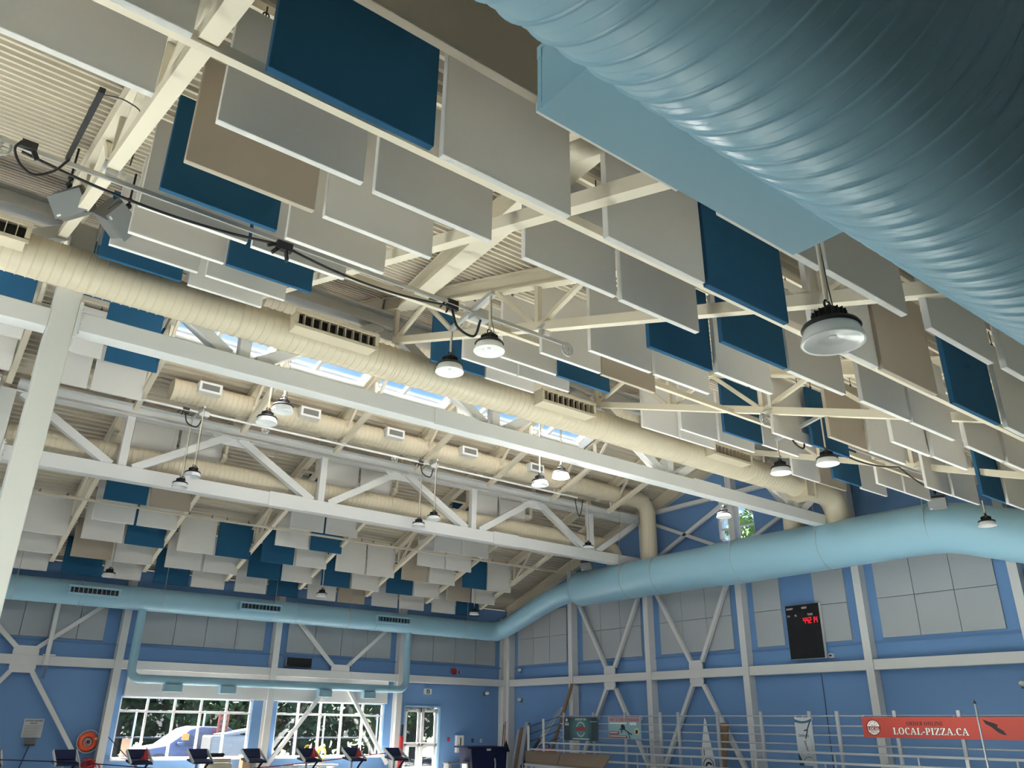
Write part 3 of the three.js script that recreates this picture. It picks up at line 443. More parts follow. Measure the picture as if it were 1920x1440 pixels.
function track(x0, x1, y, z, label, clamps, wheels, arms, cable, tm = M.galv) {
  const t = thing('trolley_track', label, 'track', [(x0 + x1) / 2, y, z], 'lamp trolley tracks');
  mesh('track_rail', [bar(V(x0, y, z), V(x1, y, z), 0.035, 0.035), bar(V(x0, y - 0.03, z + 0.03), V(x1, y - 0.03, z + 0.03), 0.006, 0.012)], tm, t);
  for (const x of clamps) mesh('clamp', [box(x, y + 0.07, z, 0.09, 0.12, 0.12), box(x, y + 0.12, z, 0.16, 0.02, 0.16)], M.galv, t);
  for (const x of wheels) mesh('wheel', [new THREE.TorusGeometry(0.085, 0.014, 6, 22).translate(x, y - 0.06, z), new THREE.CylinderGeometry(0.02, 0.02, 0.05, 10).rotateX(Math.PI / 2).translate(x, y - 0.06, z), ...[0, 1, 2].map((i) => box(0, 0, 0, 0.16, 0.012, 0.012).rotateZ(i * 1.047).translate(x, y - 0.06, z))], M.galv, t);
  for (const [xa, za, xb, zb2] of arms) { mesh('crossbar', bar(V(xa, y + 0.0, za), V(xb, y + 0.0, zb2), 0.05, 0.05), M.galv, t); mesh('motor_box', box((xa + xb) / 2 + 0.1, y - 0.03, z, 0.22, 0.12, 0.14), M.galv, t);
    const c = (xa + xb) / 2; mesh('cable_carrier', [box(c - 0.28, y - 0.02, z, 0.14, 0.12, 0.05), bar(V(c - 0.36, y + 0.02, z), V(c - 0.44, y - 0.1, z), 0.02, 0.02), bar(V(c - 0.3, y + 0.02, z), V(c - 0.36, y - 0.14, z), 0.02, 0.02)], M.dark, t);
    mesh('power_cable', curve([V(c - 0.28, y - 0.08, z), V(c - 0.22, y - 0.3, z + 0.04), V(c - 0.02, y - 0.36, z + 0.06), V(c + 0.1, y - 0.1, z + 0.02)], 0.015, 20, 6), M.black, t); }
  for (const [a, b, sag] of cable) mesh('power_cable', curve([V(a, y - 0.06, z + 0.02), V((a * 3 + b) / 4, y - 0.06 - sag * 0.75, z + 0.02), V((a + b) / 2, y - 0.06 - sag, z + 0.02), V((a + b * 3) / 4, y - 0.06 - sag * 0.7, z + 0.02), V(b, y - 0.05, z + 0.02)], 0.013, 40, 6), M.black, t);
}
track(-19.56, -13.35, 6.03, 18.85, 'steel lamp trolley track across the near slope from the loudspeakers to a pulley', [-18.72, -16.12, -13.72], [-19.56, -13.35], [[-14.73, 18.28, -14.87, 19.35]], [[-19.4, -17.1, 0.1], [-17.1, -15.1, 0.09]]);
track(-9.35, -2.7, 6.05, 18.85, 'steel lamp trolley track over the right-hand panels towards the gable', [-9.16, -4.57], [-9.35, -2.7], [[-8.23, 18.28, -8.67, 19.42]], [[-8.2, -5.4, 0.16], [-5.4, -3.0, 0.2]]);
track(-18.2, -3.8, 7.87, 8.4, 'long cream lamp trolley track above the far white truss', [-16.12, -13.77, -11.43, -9.1, -6.75, -4.42], [-13.4, -10.0], [[-14.92, 7.88, -14.92, 8.8], [-8.89, 7.88, -9.0, 8.85]], [[-3.9, -3.6, 0.5]], M.vinyl);
{ // loose festoon loop and carriers at the left end of the near track
  const t = thing('festoon_loop', 'black cable loop with carrier hanging from the near track at far left', 'cable', [-19.2, 5.8, 18.85]);
  mesh('carrier', [box(-19.36, 6.04, 18.89, 0.12, 0.07, 0.05), bar(V(-19.33, 6.02, 18.89), V(-19.28, 5.93, 18.89), 0.02, 0.04)], M.dark, t);
  mesh('loop', curve([V(-19.42, 6.05, 18.9), V(-19.45, 5.95, 18.92), V(-19.38, 5.81, 18.93), V(-19.28, 5.76, 18.93), V(-19.15, 5.86, 18.92), V(-19.06, 6.04, 18.9)], 0.011, 40, 7), M.black, t);
  const u = thing('cable_carrier', 'dark cable carrier with fins under the near track, below the tan panel', 'cable carrier', [-17.1, 5.9, 18.88]);
  mesh('body', [box(-17.1, 5.96, 18.88, 0.16, 0.09, 0.06)], M.dark, u); mesh('fin', [bar(V(-17.14, 5.95, 18.88), V(-17.22, 5.84, 18.9), 0.02, 0.04), bar(V(-17.08, 5.94, 18.88), V(-17.06, 5.8, 18.9), 0.02, 0.05), bar(V(-17.18, 5.96, 18.88), V(-17.27, 5.9, 18.9), 0.02, 0.03)], M.dark, u);
  const s = thing('strip_light', 'dark slim strip light fixed to the near deck at far left', 'light fitting', [-18.97, 6.7, 18]);
  mesh('fitting', bar(V(-18.97, 6.72, 19.09), V(-18.97, 7.56, 16.6), 0.05, 0.05), M.dark, s); mesh('bracket', tube(V(-18.97, 7.1, 18), V(-18.97, deckY(18) + 0.02, 18), 0.012), M.galv, s);
  const w = thing('slack_wire', 'thin slack wire looping beside the leftmost near joist', 'wire', [-18.85, 6.4, 19.6]);
  mesh('wire', curve([V(-18.96, 6.75, 19.0), V(-18.79, 6.39, 19.5), V(-18.69, 6.35, 19.5), V(-18.66, 6.07, 19.5), V(-18.66, 5.83, 19.45)], 0.006, 40, 5), M.dark, w);
}

// ---------------------------------------------------------------- loudspeakers
function speaker(px, py, pz, s, yaw, tilt, label, roll = 0, drop = 0.5) {
  const t = thing('loudspeaker', label, 'speaker', [px, py, pz], 'grey pool loudspeakers');
  const R = (g) => g.applyMatrix4(new THREE.Matrix4().makeRotationFromEuler(new THREE.Euler(tilt, yaw, roll, 'YXZ'))).scale(s, s, s).translate(px, py, pz);
  const sh = new THREE.Shape([[-0.5, -0.4], [0.5, -0.4], [0.36, 0.42], [-0.36, 0.42]].map((p) => new THREE.Vector2(...p)));
  const cab = mesh('cabinet', R(new THREE.ExtrudeGeometry(new THREE.Shape([[-0.34, -0.32], [0.34, -0.32], [0.5, 0.3], [-0.5, 0.3]].map((p) => new THREE.Vector2(...p))), { depth: 0.72, bevelEnabled: true, bevelSize: 0.02, bevelThickness: 0.02, bevelSegments: 2 }).translate(0, 0, -0.36).rotateX(-Math.PI / 2)), M.grey, t);
  mesh('grille', R(rbox(0, 0, 0.345, 1.0, 0.7, 0.03, 0.01)), mat([0.2, 0.21, 0.215], 0.5), t);
  mesh('badge', R(box(-0.36, -0.27, 0.364, 0.12, 0.06, 0.01)), M.vinyl, cab);
  mesh('yoke', [R(box(-0.44, 0.2, -0.05, 0.05, 0.5, 0.16)), R(box(0.44, 0.2, -0.05, 0.05, 0.5, 0.16)), R(box(0, 0.45, -0.05, 0.92, 0.05, 0.16))], M.grey, t);
  const top = V(0, 0.47 * s, -0.05 * s).applyEuler(new THREE.Euler(tilt, yaw, roll, 'YXZ')).add(V(px, py, pz));
  mesh('hanging_chain', [tube(top, top.clone().add(V(0, drop, 0)), 0.012), new THREE.SphereGeometry(0.035, 10, 8).translate(top.x, top.y + 0.06, top.z), new THREE.SphereGeometry(0.03, 10, 8).translate(top.x, top.y + 0.14, top.z)], M.black, t);
}
speaker(-18.82, 6.82, 16.9, 0.36, -0.55, 0.55, 'grey box loudspeaker turned away, left of the pair below the first joist', 0.35, 0.55);
speaker(-18.38, 6.72, 17.05, 0.36, 0.55, 0.45, 'grey box loudspeaker facing down, right of the pair below the first joist', -0.35, 0.5);
speaker(-1.7, 6.2, 17.75, 0.36, -1.2, 0.5, 'small grey loudspeaker above the blue gable duct near the far right lamp', 0, 0.6);
speaker(-1.7, 6.4, 6.45, 0.36, -0.9, 0.5, 'small grey loudspeaker above the blue duct at the far truss end', 0.1, 0.7);

// ---------------------------------------------------------------- things on the window wall
const textMat = (t) => mat(0xffffff, 0.6, 0, { map: t });
function sheet(w, h, d, m, back) { const g = new THREE.BoxGeometry(w, h, d); return new THREE.Mesh(g, [back, back, back, back, m, back]); }
function sign(name, label, category, x, y, z, w, h, d, draw, pxw = 512, yaw = 0, em) {
  const tex = canvasTexture(pxw, Math.round(pxw * h / w), draw), t = thing(name, label, category, [x, y, z]);
  const b = new THREE.Mesh(new THREE.BoxGeometry(w, h, d), M.vinyl); b.name = 'board'; b.rotation.y = yaw; t.add(b);
  const f = new THREE.Mesh(new THREE.PlaneGeometry(w * 0.995, h * 0.995), mat(0xffffff, 0.6, 0, { map: tex, ...(em ? { emissiveMap: canvasTexture(pxw, Math.round(pxw * h / w), em), emissive: 0xffffff, emissiveIntensity: 0.9 } : {}) })); f.name = 'printed_face'; f.position.set(Math.sin(yaw) * (d / 2 + 0.003), 0, Math.cos(yaw) * (d / 2 + 0.003)); f.rotation.y = yaw; t.add(f);
  for (const m of [b, f]) m.castShadow = m.receiveShadow = true; base.set(t, V(x, y, z)); return t;
}
sign('rules_sign', 'white diving board rules sign on the blue wall, left of the lifebuoy', 'sign', -15.45, 1.4, -0.27, 0.47, 0.46, 0.02, (g, w, h) => {
  g.fillStyle = '#c3c6c8'; g.fillRect(0, 0, w, h); g.fillStyle = '#222a33'; g.font = 'bold 62px sans-serif'; g.textAlign = 'center'; g.fillText('DIVING BOARD', w / 2, 74, w * 0.92); g.fillText('RULES', w / 2, 142);
  g.fillStyle = '#6a7076'; for (let i = 0; i < 9; i++) g.fillRect(40, 180 + i * 34, w - 80 - ((i * 67) % 120), 9);
});
sign('notice_sheet', 'small white notice below the diving board rules sign, left', 'notice', -16.2, 0.52, -0.28, 0.24, 0.24, 0.012, (g, w, h) => { g.fillStyle = '#c9cbcc'; g.fillRect(0, 0, w, h); }, 64);
{ const t = thing('control_box', 'grey control box under the diving board rules sign', 'box', [-15.45, 0.98, -0.24]); mesh('case', rbox(-15.45, 1.06, -0.22, 0.24, 0.18, 0.12, 0.01), M.grey, t); mesh('lid', rbox(-15.45, 1.0, -0.15, 0.24, 0.03, 0.03, 0.006), M.dark, t);
  const w = thing('hanging_cable', 'dark cable hanging from the grey control box', 'cable', [-15.5, 0.5, -0.15]); mesh('line', curve([V(-15.46, 0.98, -0.15), V(-15.6, 0.6, 0.2), V(-15.8, 0.02, 0.6)], 0.012, 20, 6), M.navy, w); }
{ const t = thing('wall_fan', 'dark wall-mounted fan at the left picture edge', 'fan', [-16.6, 1.5, -0.2]); mesh('cage', [new THREE.TorusGeometry(0.17, 0.02, 8, 28).translate(-16.55, 1.47, -0.05), ...[0, 1, 2, 3, 4, 5].map((i) => box(0, 0, 0, 0.34, 0.01, 0.01).rotateZ(i * 0.524).translate(-16.55, 1.47, -0.05))], M.grey, t); mesh('motor', new THREE.CylinderGeometry(0.08, 0.1, 0.22, 16).rotateX(Math.PI / 2).translate(-16.55, 1.47, -0.17), M.dark, t); }
{ const t = thing('lifebuoy', 'orange ring lifebuoy with white rope hung left of the windows', 'lifebuoy', [-14.08, 1.08, -0.2]);
  mesh('ring', new THREE.TorusGeometry(0.185, 0.065, 14, 40).scale(1, 1, 0.8).translate(-14.08, 1.08, -0.16), M.orange, t);
  mesh('white_tag', box(0.2, 0, 0.05, 0.06, 0.06, 0.02).rotateZ(0.35).translate(-14.08, 1.08, -0.16), M.vinyl, t);
  mesh('rope', new THREE.TorusGeometry(0.28, 0.009, 6, 44).scale(1, 1.02, 1).translate(-14.06, 1.08, -0.14), M.vinyl, t); mesh('coil', [new THREE.TorusGeometry(0.09, 0.02, 6, 24).translate(-14.08, 1.06, -0.13), new THREE.TorusGeometry(0.06, 0.02, 6, 24).translate(-14.07, 1.07, -0.11)], mat([0.45, 0.3, 0.28], 0.8), t); mesh('peg', box(-14.08, 1.12, -0.25, 0.05, 0.05, 0.12), M.grey, t); }
{ const t = thing('throw_rope', 'heap of red rope under the orange lifebuoy', 'rope', [-13.95, 0.45, -0.1]); const g = []; for (let i = 0; i < 9; i++) g.push(new THREE.TorusGeometry(rr(0.1, 0.2), 0.02, 6, 20).scale(1, 0.6, 1).rotateX(rr(-0.6, 0.6)).rotateY(rr(-0.7, 0.7)).translate(-13.95 + rr(-0.08, 0.08), 0.5 + rr(-0.08, 0.08), 0.0 + rr(-0.03, 0.05))); mesh('rope_coil', g, M.red, t); mesh('hook', box(-13.95, 0.62, -0.2, 0.06, 0.06, 0.16), M.grey, t); }
sign('wall_screen', 'black flat screen on the beam above the middle window brace', 'screen', -8.3, 3.4, -0.12, 0.86, 0.28, 0.07, (g, w, h) => { g.fillStyle = '#04060c'; g.fillRect(0, 0, w, h); g.fillStyle = '#555'; g.beginPath(); g.arc(12, h - 14, 6, 0, 7); g.arc(w - 14, h - 14, 6, 0, 7); g.fill(); }, 256);
sign('exit_sign', 'green and white running-figure exit sign above the glass doors', 'exit sign', -3.3, 2.69, -0.26, 0.31, 0.18, 0.06, (g, w, h) => { g.fillStyle = '#e8eeea'; g.fillRect(0, 0, w, h); g.fillStyle = '#1d5a3c'; g.fillRect(w * 0.3, h * 0.12, w * 0.42, h * 0.76); g.fillStyle = '#eef5ef'; g.beginPath(); g.arc(w * 0.54, h * 0.28, h * 0.08, 0, 7); g.fill(); g.lineWidth = 12; g.strokeStyle = '#eef5ef'; g.beginPath(); g.moveTo(w * 0.52, h * 0.38); g.lineTo(w * 0.48, h * 0.6); g.lineTo(w * 0.56, h * 0.8); g.moveTo(w * 0.48, h * 0.6); g.lineTo(w * 0.38, h * 0.78); g.moveTo(w * 0.42, h * 0.45); g.lineTo(w * 0.62, h * 0.5); g.stroke(); }, 256);
{ const t = thing('fire_bell', 'round red fire bell high on the wall between the acoustic panels and door', 'bell', [-2.22, 3.5, -0.26]); mesh('gong', new THREE.SphereGeometry(0.115, 24, 12, 0, Math.PI * 2, 0, Math.PI / 2).rotateX(Math.PI / 2).scale(1, 1, 0.5).translate(-2.22, 3.42, -0.24), M.red, t); mesh('back_box', box(-2.22, 3.42, -0.27, 0.14, 0.14, 0.06), M.red, t);
  const u = thing('strobe_box', 'small red strobe box right of the fire bell', 'alarm', [-1.95, 3.4, -0.27]); mesh('case', rbox(-1.95, 3.4, -0.26, 0.07, 0.09, 0.06, 0.01), M.red, u); mesh('flash_tube', box(-1.94, 3.4, -0.228, 0.035, 0.06, 0.006), M.vinyl, u); }
{ const t = thing('extinguisher_cabinet', 'white wall cabinet with a slot window right of the glass doors', 'cabinet', [-1.88, 0.98, -0.25]); mesh('case', rbox(-1.88, 0.99, -0.24, 0.3, 0.56, 0.13, 0.01), M.vinyl, t); mesh('slot_window', box(-1.87, 1.02, -0.172, 0.045, 0.36, 0.006), M.dark, t); mesh('latch', box(-1.95, 0.97, -0.17, 0.025, 0.04, 0.012), M.grey, t); }
for (const [x, y, m, l] of [[-2.33, 1.13, M.red, 'small red fire pull station beside the glass doors'], [-1.28, 1.1, M.dark, 'small black switch plate right of the white cabinet'], [-0.9, 1.1, M.vinyl, 'small white switch plate near the corner column']]) { const t = thing('switch_plate', l, 'switch', [x, y, -0.28]); mesh('plate', rbox(x, y, -0.285, 0.09, 0.12, 0.03, 0.006), m, t); mesh('toggle', box(x, y, -0.262, 0.03, 0.04, 0.02), M.grey, t); }
for (const [x, y, z, yaw, l] of [[-0.82, 2.7, -0.2, 0.4, 'white dome light on the blue wall just left of the corner column'], [0.2, 2.5, 0.62, -1.2, 'white security camera right of the corner column'], [0.18, 3.52, 0.62, -1.0, 'grey camera on a bracket under the gable panels by the corner'], [0.2, 2.55, 17.9, -1.2, 'round twin lamp on the gable wall above the pizza banner']]) {
  const t = thing('wall_camera', l, 'camera', [x, y, z]); const o = (g) => g.rotateY(yaw).translate(x, y, z);
  mesh('bracket', o(box(0, -0.02, -0.06, 0.08, 0.14, 0.03)), M.grey, t); mesh('arm', o(box(0, 0, 0, 0.03, 0.03, 0.12)), M.grey, t); mesh('body', o(new THREE.SphereGeometry(0.075, 16, 12).scale(1, 0.8, 1.1).translate(0, 0.01, 0.08)), M.vinyl, t);
}
{ const t = thing('rescue_tube', 'tall red rescue tube with black strap standing left of the doors', 'rescue tube', [-4.52, 0.1, 0.12]); mesh('tube', new THREE.CapsuleGeometry(0.07, 0.95, 6, 14).translate(-4.5, 0.72, 0.16), M.red, t); mesh('strap', new THREE.CapsuleGeometry(0.045, 0.3, 4, 10).translate(-4.49, 1.42, 0.16), M.black, t); }

// ---------------------------------------------------------------- starting blocks and the deck before the window wall
const blockXs = [-16.62, -15.02, -13.36, -11.86, -10.42, -8.82, -7.42, -6.02], BZ = 2.55;
const blockY = 0.62;
let blk;
blockXs.forEach((x, i) => {
  const side = ['at the left picture edge', 'before the lifebuoy', 'before the left window, with a red cone on it', 'before the middle of the left window', 'between the two windows', 'before the right window, with a red cone on it', 'right end of the right window, red cone on it', 'before the glass doors'][i];
  let t;
  if (!blk) {
    t = blk = thing('starting_block', '', 'starting block', [x, 0, BZ], 'navy starting blocks along the pool end');
    mesh('foot_plate', bar(V(x, blockY + 0.02, BZ + 0.3), V(x, blockY + 0.08, BZ - 0.28), 0.5, 0.05), M.navy, t);
    mesh('back_plate', [bar(V(x, blockY + 0.12, BZ - 0.14), V(x, blockY + 0.32, BZ - 0.32), 0.46, 0.04)], M.navy, t);
    for (const s of [-1, 1]) mesh('side_frame', bar(V(x + s * 0.255, blockY + 0.02, BZ + 0.3), V(x + s * 0.255, blockY + 0.3, BZ - 0.34), 0.03, 0.07), M.vinyl, t);
    mesh('leg', [tube(V(x - 0.05, 0.02, BZ - 0.1), V(x - 0.05, blockY, BZ - 0.05), 0.035, 10)], M.steel, t); mesh('leg', [curve([V(x + 0.1, 0.02, BZ - 0.05), V(x + 0.08, 0.3, BZ - 0.02), V(x + 0.13, blockY - 0.08, BZ + 0.12), V(x + 0.16, blockY, BZ + 0.2)], 0.028, 16, 8)], M.dark, t);
    mesh('base_plate', box(x, 0.01, BZ - 0.05, 0.4, 0.02, 0.35), M.steel, t);
  } else { t = blk.clone(); t.name = numbered('starting_block'); t.position.set(x, 0, BZ); scene.add(t); }
  t.userData = { label: `navy starting block on steel legs, ${side}`, category: 'starting block', group: 'navy starting blocks along the pool end' };
});
for (const [i, l] of [[2, 'left'], [5, 'middle'], [6, 'right']]) { const x = blockXs[i] + 0.14, c = thing('lane_cone', `small red marker cone on a starting block, ${l} of the three`, 'cone', [x, blockY + 0.1, BZ], 'red cones on the starting blocks'); mesh('cone', new THREE.ConeGeometry(0.09, 0.28, 20).translate(x, blockY + 0.26, BZ - 0.03), M.red, c); mesh('base', new THREE.CylinderGeometry(0.11, 0.11, 0.025, 20).translate(x, blockY + 0.12, BZ - 0.03), M.red, c); }
{ const t = thing('lane_rope', 'dark line strung along the row of starting blocks', 'rope', [-12, 0.72, 2.75]); mesh('line', curve([V(-17.6, 0.82, 2.75), V(-14.8, 0.68, 2.8), V(-12.2, 0.45, 2.8)], 0.014, 40, 6), M.navy, t);
  const u = thing('lane_rope', 'red and dark line rising to the right behind the starting blocks', 'rope', [-8.5, 0.6, 2.3]); mesh('line', curve([V(-11.2, 0.42, 2.3), V(-9.5, 0.52, 2.3), V(-6.0, 0.83, 2.3)], 0.014, 40, 6), M.red, u);
  const c = thing('backstroke_post', 'thin dark strap running down right of the left column', 'strap', [-12.9, 0.8, 0.3]); mesh('strap', bar(V(-13.62, 1.2, 0.05), V(-12.6, 0.2, 0.6), 0.02, 0.02), M.navy, c); }
{ // equipment under the left window
  const t = thing('equipment_cart', 'beige equipment cart with a black roll on top before the left window', 'cart', [-10.75, 0, 0.6]); mesh('body', [rbox(-10.75, 0.42, 0.6, 0.8, 0.22, 0.4, 0.02), rbox(-10.75, 0.6, 0.6, 0.7, 0.1, 0.36, 0.02)], mat([0.5, 0.46, 0.36], 0.7), t); mesh('roll', new THREE.CapsuleGeometry(0.055, 0.5, 4, 14).rotateZ(Math.PI / 2).translate(-10.85, 0.74, 0.6), M.black, t); for (const s of [-0.3, 0.3]) mesh('wheel', new THREE.CylinderGeometry(0.12, 0.12, 0.06, 18).rotateX(Math.PI / 2).translate(-10.75 + s, 0.12, 0.82), M.dark, t); mesh('chassis', box(-10.75, 0.24, 0.6, 0.78, 0.16, 0.36), M.grey, t);
  const b = thing('cardboard_box', 'brown cardboard box left of the column between the windows', 'box', [-9.7, 0, 0.3]); mesh('carton', box(-9.75, 0.33, 0.3, 0.36, 0.66, 0.3), M.wood, b); mesh('flap', bar(V(-9.75, 0.66, 0.15), V(-9.75, 0.72, 0.02), 0.36, 0.01), M.wood, b);
  const k = thing('white_bench', 'white slatted deck bench below the right window', 'bench', [-7.9, 0, 0.6]); for (const s of [-0.15, 0, 0.15]) mesh('slat', rbox(-7.9, 0.43, 0.6 + s, 1.7, 0.05, 0.13, 0.01), M.vinyl, k); for (const s of [-0.7, 0.7]) mesh('leg', [box(-7.9 + s, 0.2, 0.6, 0.07, 0.41, 0.4)], M.vinyl, k);
  const h = thing('yellow_hose', 'coiled yellow hose behind a starting block at the right window', 'hose', [-7.35, 0.4, 0.2]); mesh('coil', [0, 1, 2].map((i) => new THREE.TorusGeometry(0.17 - 0.015 * i, 0.022, 8, 28).scale(0.8, 1.15, 1).translate(-7.32, 0.75, 0.1 + 0.04 * i)), mat([0.85, 0.55, 0.04], 0.5), h); mesh('stand', box(-7.32, 0.28, 0.14, 0.2, 0.56, 0.12), M.grey, h);
  const n = thing('pool_bin', 'large black wheeled bin at the corner of the hall', 'bin', [-2.0, 0, 1.3]); mesh('tub', new THREE.ExtrudeGeometry(new THREE.Shape([[-0.62, 0], [0.7, 0], [0.74, 0.86], [-0.72, 0.86]].map((p) => new THREE.Vector2(...p))), { depth: 0.7, bevelEnabled: true, bevelSize: 0.02, bevelThickness: 0.02, bevelSegments: 2 }).translate(-1.95, 0.05, 0.95), M.navy, n); mesh('lid', bar(V(-2.05, 0.94, 0.9), V(-2.05, 0.92, 1.72), 1.62, 0.05), M.navy, n); mesh('handle', box(-2.0, 0.86, 1.72, 0.14, 0.06, 0.05), M.vinyl, n);
  const e = thing('plastic_stool', 'white plastic stool before the pool bin', 'stool', [-3.2, 0, 1.4]); mesh('seat', rbox(-3.0, 0.46, 1.3, 0.9, 0.05, 0.36, 0.015), mat([0.4, 0.4, 0.38], 0.6), e); for (const s of [-0.36, 0.36]) mesh('leg', bar(V(-3.0 + s * 1.1, 0.01, 1.3), V(-3.0 + s, 0.44, 1.3), 0.1, 0.3), M.vinyl, e);
  const q = thing('ladder_rail', 'bent steel pool ladder rail by the corner', 'handrail', [-2.6, 0, 2.6]); for (const s of [0, 0.55]) mesh('rail', curve([V(-2.75 + s * 2, 0.0, 3.1), V(-2.62 + s * 2, 0.5, 2.95), V(-2.4 + s * 2, 0.62, 2.6), V(-2.15 + s * 2, 0.45, 2.3), V(-2.1 + s * 2, 0.0, 2.2)], 0.02, 30, 8), M.steel, q);
}

// ---------------------------------------------------------------- along the gable wall: scoreboard, boards, bleacher rails, banners
sign('scoreboard', 'black swim scoreboard with red digits on the gable wall', 'scoreboard', 0.16, 4.0, 12.9, 1.02, 1.38, 0.1, (g, w, h) => {
  g.fillStyle = '#05070d'; g.fillRect(0, 0, w, h); g.fillStyle = '#e6e8ea'; g.font = 'bold 34px sans-serif'; g.fillText('EVENT', 16, 58); g.fillText('HEAT', 250, 58); g.fillText('LN', 16, 150); g.fillText('PL', 134, 150); g.fillText('TIME', 330, 150);
  g.strokeStyle = '#12151e'; g.lineWidth = 4; for (let i = 1; i < 6; i++) { g.strokeRect(20, 130 + i * 88, 60, 60); g.strokeRect(120, 130 + i * 88, 60, 60); g.strokeRect(250, 130 + i * 88, 230, 64); }
}, 512, -Math.PI / 2, (g, w, h) => {
  g.fillStyle = '#000'; g.fillRect(0, 0, w, h); g.strokeStyle = '#ff1626'; g.lineWidth = 11; g.lineCap = 'round';
  const seg = { 4: 'fgbc', 2: 'abged', 1: 'bc' }, L = { a: [0, 0, 1, 0], b: [1, 0, 1, 1], c: [1, 1, 1, 2], d: [0, 2, 1, 2], e: [0, 1, 0, 2], f: [0, 0, 0, 1], g: [0, 1, 1, 1] };
  [['4', 262], ['4', 306], ['2', 350], ['1', 396], ['4', 440]].forEach(([c, x]) => [...seg[c]].forEach((s) => { const [a, b, e, f] = L[s]; g.beginPath(); g.moveTo(x + a * 26, 178 + b * 34); g.lineTo(x + e * 26, 178 + f * 34); g.stroke(); }));
});
{ const t = thing('junction_box', 'small white junction box at the lower corner of the scoreboard', 'box', [0.2, 3.36, 13.55]); mesh('case', rbox(0.22, 3.36, 13.52, 0.1, 0.1, 0.12, 0.01), M.vinyl, t); mesh('cover', box(0.165, 3.36, 13.52, 0.01, 0.05, 0.07), M.dark, t); const c = thing('hanging_cable', 'thin cable running from the wall beam down to the bleachers', 'cable', [0.28, 2, 13.1]); mesh('line', tube(V(0.28, 0.3, 13.12), V(0.28, 2.95, 13.12), 0.008, 6), M.dark, c); }
const RX = -1.8;
{
  const t = thing('bleacher_rail', 'long grey steel guard rail with posts before the gable wall', 'railing', [RX, 0, 12]);
  for (const y of [1.9, 1.69, 1.5, 1.3]) mesh('rail', tube(V(RX, y, 5.15), V(RX, y, 24), 0.017, 8), M.rail, t);
  for (const z of [5.43, 6.76, 8.07, 9.42, 10.06, 11.37, 12.7, 14.03, 14.73, 16.08, 17.41, 18.8, 20.1]) mesh('post', [box(RX - 0.05, 1.0, z, 0.05, 2.0, 0.07)], M.rail, t);
  const b = thing('bleacher_bench', 'stepped grey bleacher seat rails below the guard rail', 'bleacher', [RX - 0.8, 0, 12]);
  for (const [x, y] of [[-2.1, 1.14], [-2.5, 0.96], [-2.9, 0.75], [-3.3, 0.52]]) mesh('seat', rbox(x, y, 14.2, 0.22, 0.045, 19 - (y < 0.9 ? 2 : 0), 0.01), M.rail, b);
  for (let z = 5.4; z < 24; z += 1.86) for (const [x, y] of [[-2.1, 1.14], [-2.5, 0.96], [-2.9, 0.75], [-3.3, 0.52]]) mesh('leg', tube(V(x, 0.0, z), V(x, y, z), 0.02, 8), M.rail, b);
  const e = thing('end_rail', 'white slanting stair rail at the corner end of the bleachers', 'handrail', [RX, 0, 4.6]);
  for (const [z, h] of [[4.1, 1.62], [4.85, 1.82]]) mesh('post', bar(V(-2.3, 0.6, z + 0.15), V(-2.2, h, z), 0.05, 0.05), M.vinyl, e);
  for (let i = 0; i < 4; i++) mesh('cable', tube(V(-2.2, 1.58 - 0.22 * i, 4.1), V(RX, 1.9 - 0.2 * i, 5.2), 0.009, 6), M.dark, e);
}
function banner(name, label, z0, z1, y0, y1, draw, x = RX - 0.09) { // soft printed sheet facing the pool
  const w = z1 - z0, h = y1 - y0, g = new THREE.PlaneGeometry(w, h, 40, 12), p = g.attributes.position; for (let i = 0; i < p.count; i++) p.setZ(i, 0.012 * Math.sin(p.getX(i) * 5.3 + p.getY(i) * 2) * (0.4 + Math.abs(p.getY(i)) / h)); g.computeVertexNormals();
  const t = thing(name, label, 'banner', [x, y0, (z0 + z1) / 2]);
  const m = new THREE.Mesh(g, mat(0xffffff, 0.55, 0, { map: canvasTexture(h > 2 * w ? 900 : 1024, Math.round((h > 2 * w ? 900 : 1024) * h / w), draw), side: THREE.DoubleSide })); m.name = 'printed_sheet'; m.rotation.y = -Math.PI / 2; m.position.set(0, h / 2, 0); m.castShadow = m.receiveShadow = true; t.add(m);
  for (const s of [z0 + 0.03, (z0 + z1) / 2, z1 - 0.03]) mesh('tie', new THREE.TorusGeometry(0.05, 0.006, 5, 12).translate(x + 0.05, y1 - 0.01, s), M.vinyl, t);
}
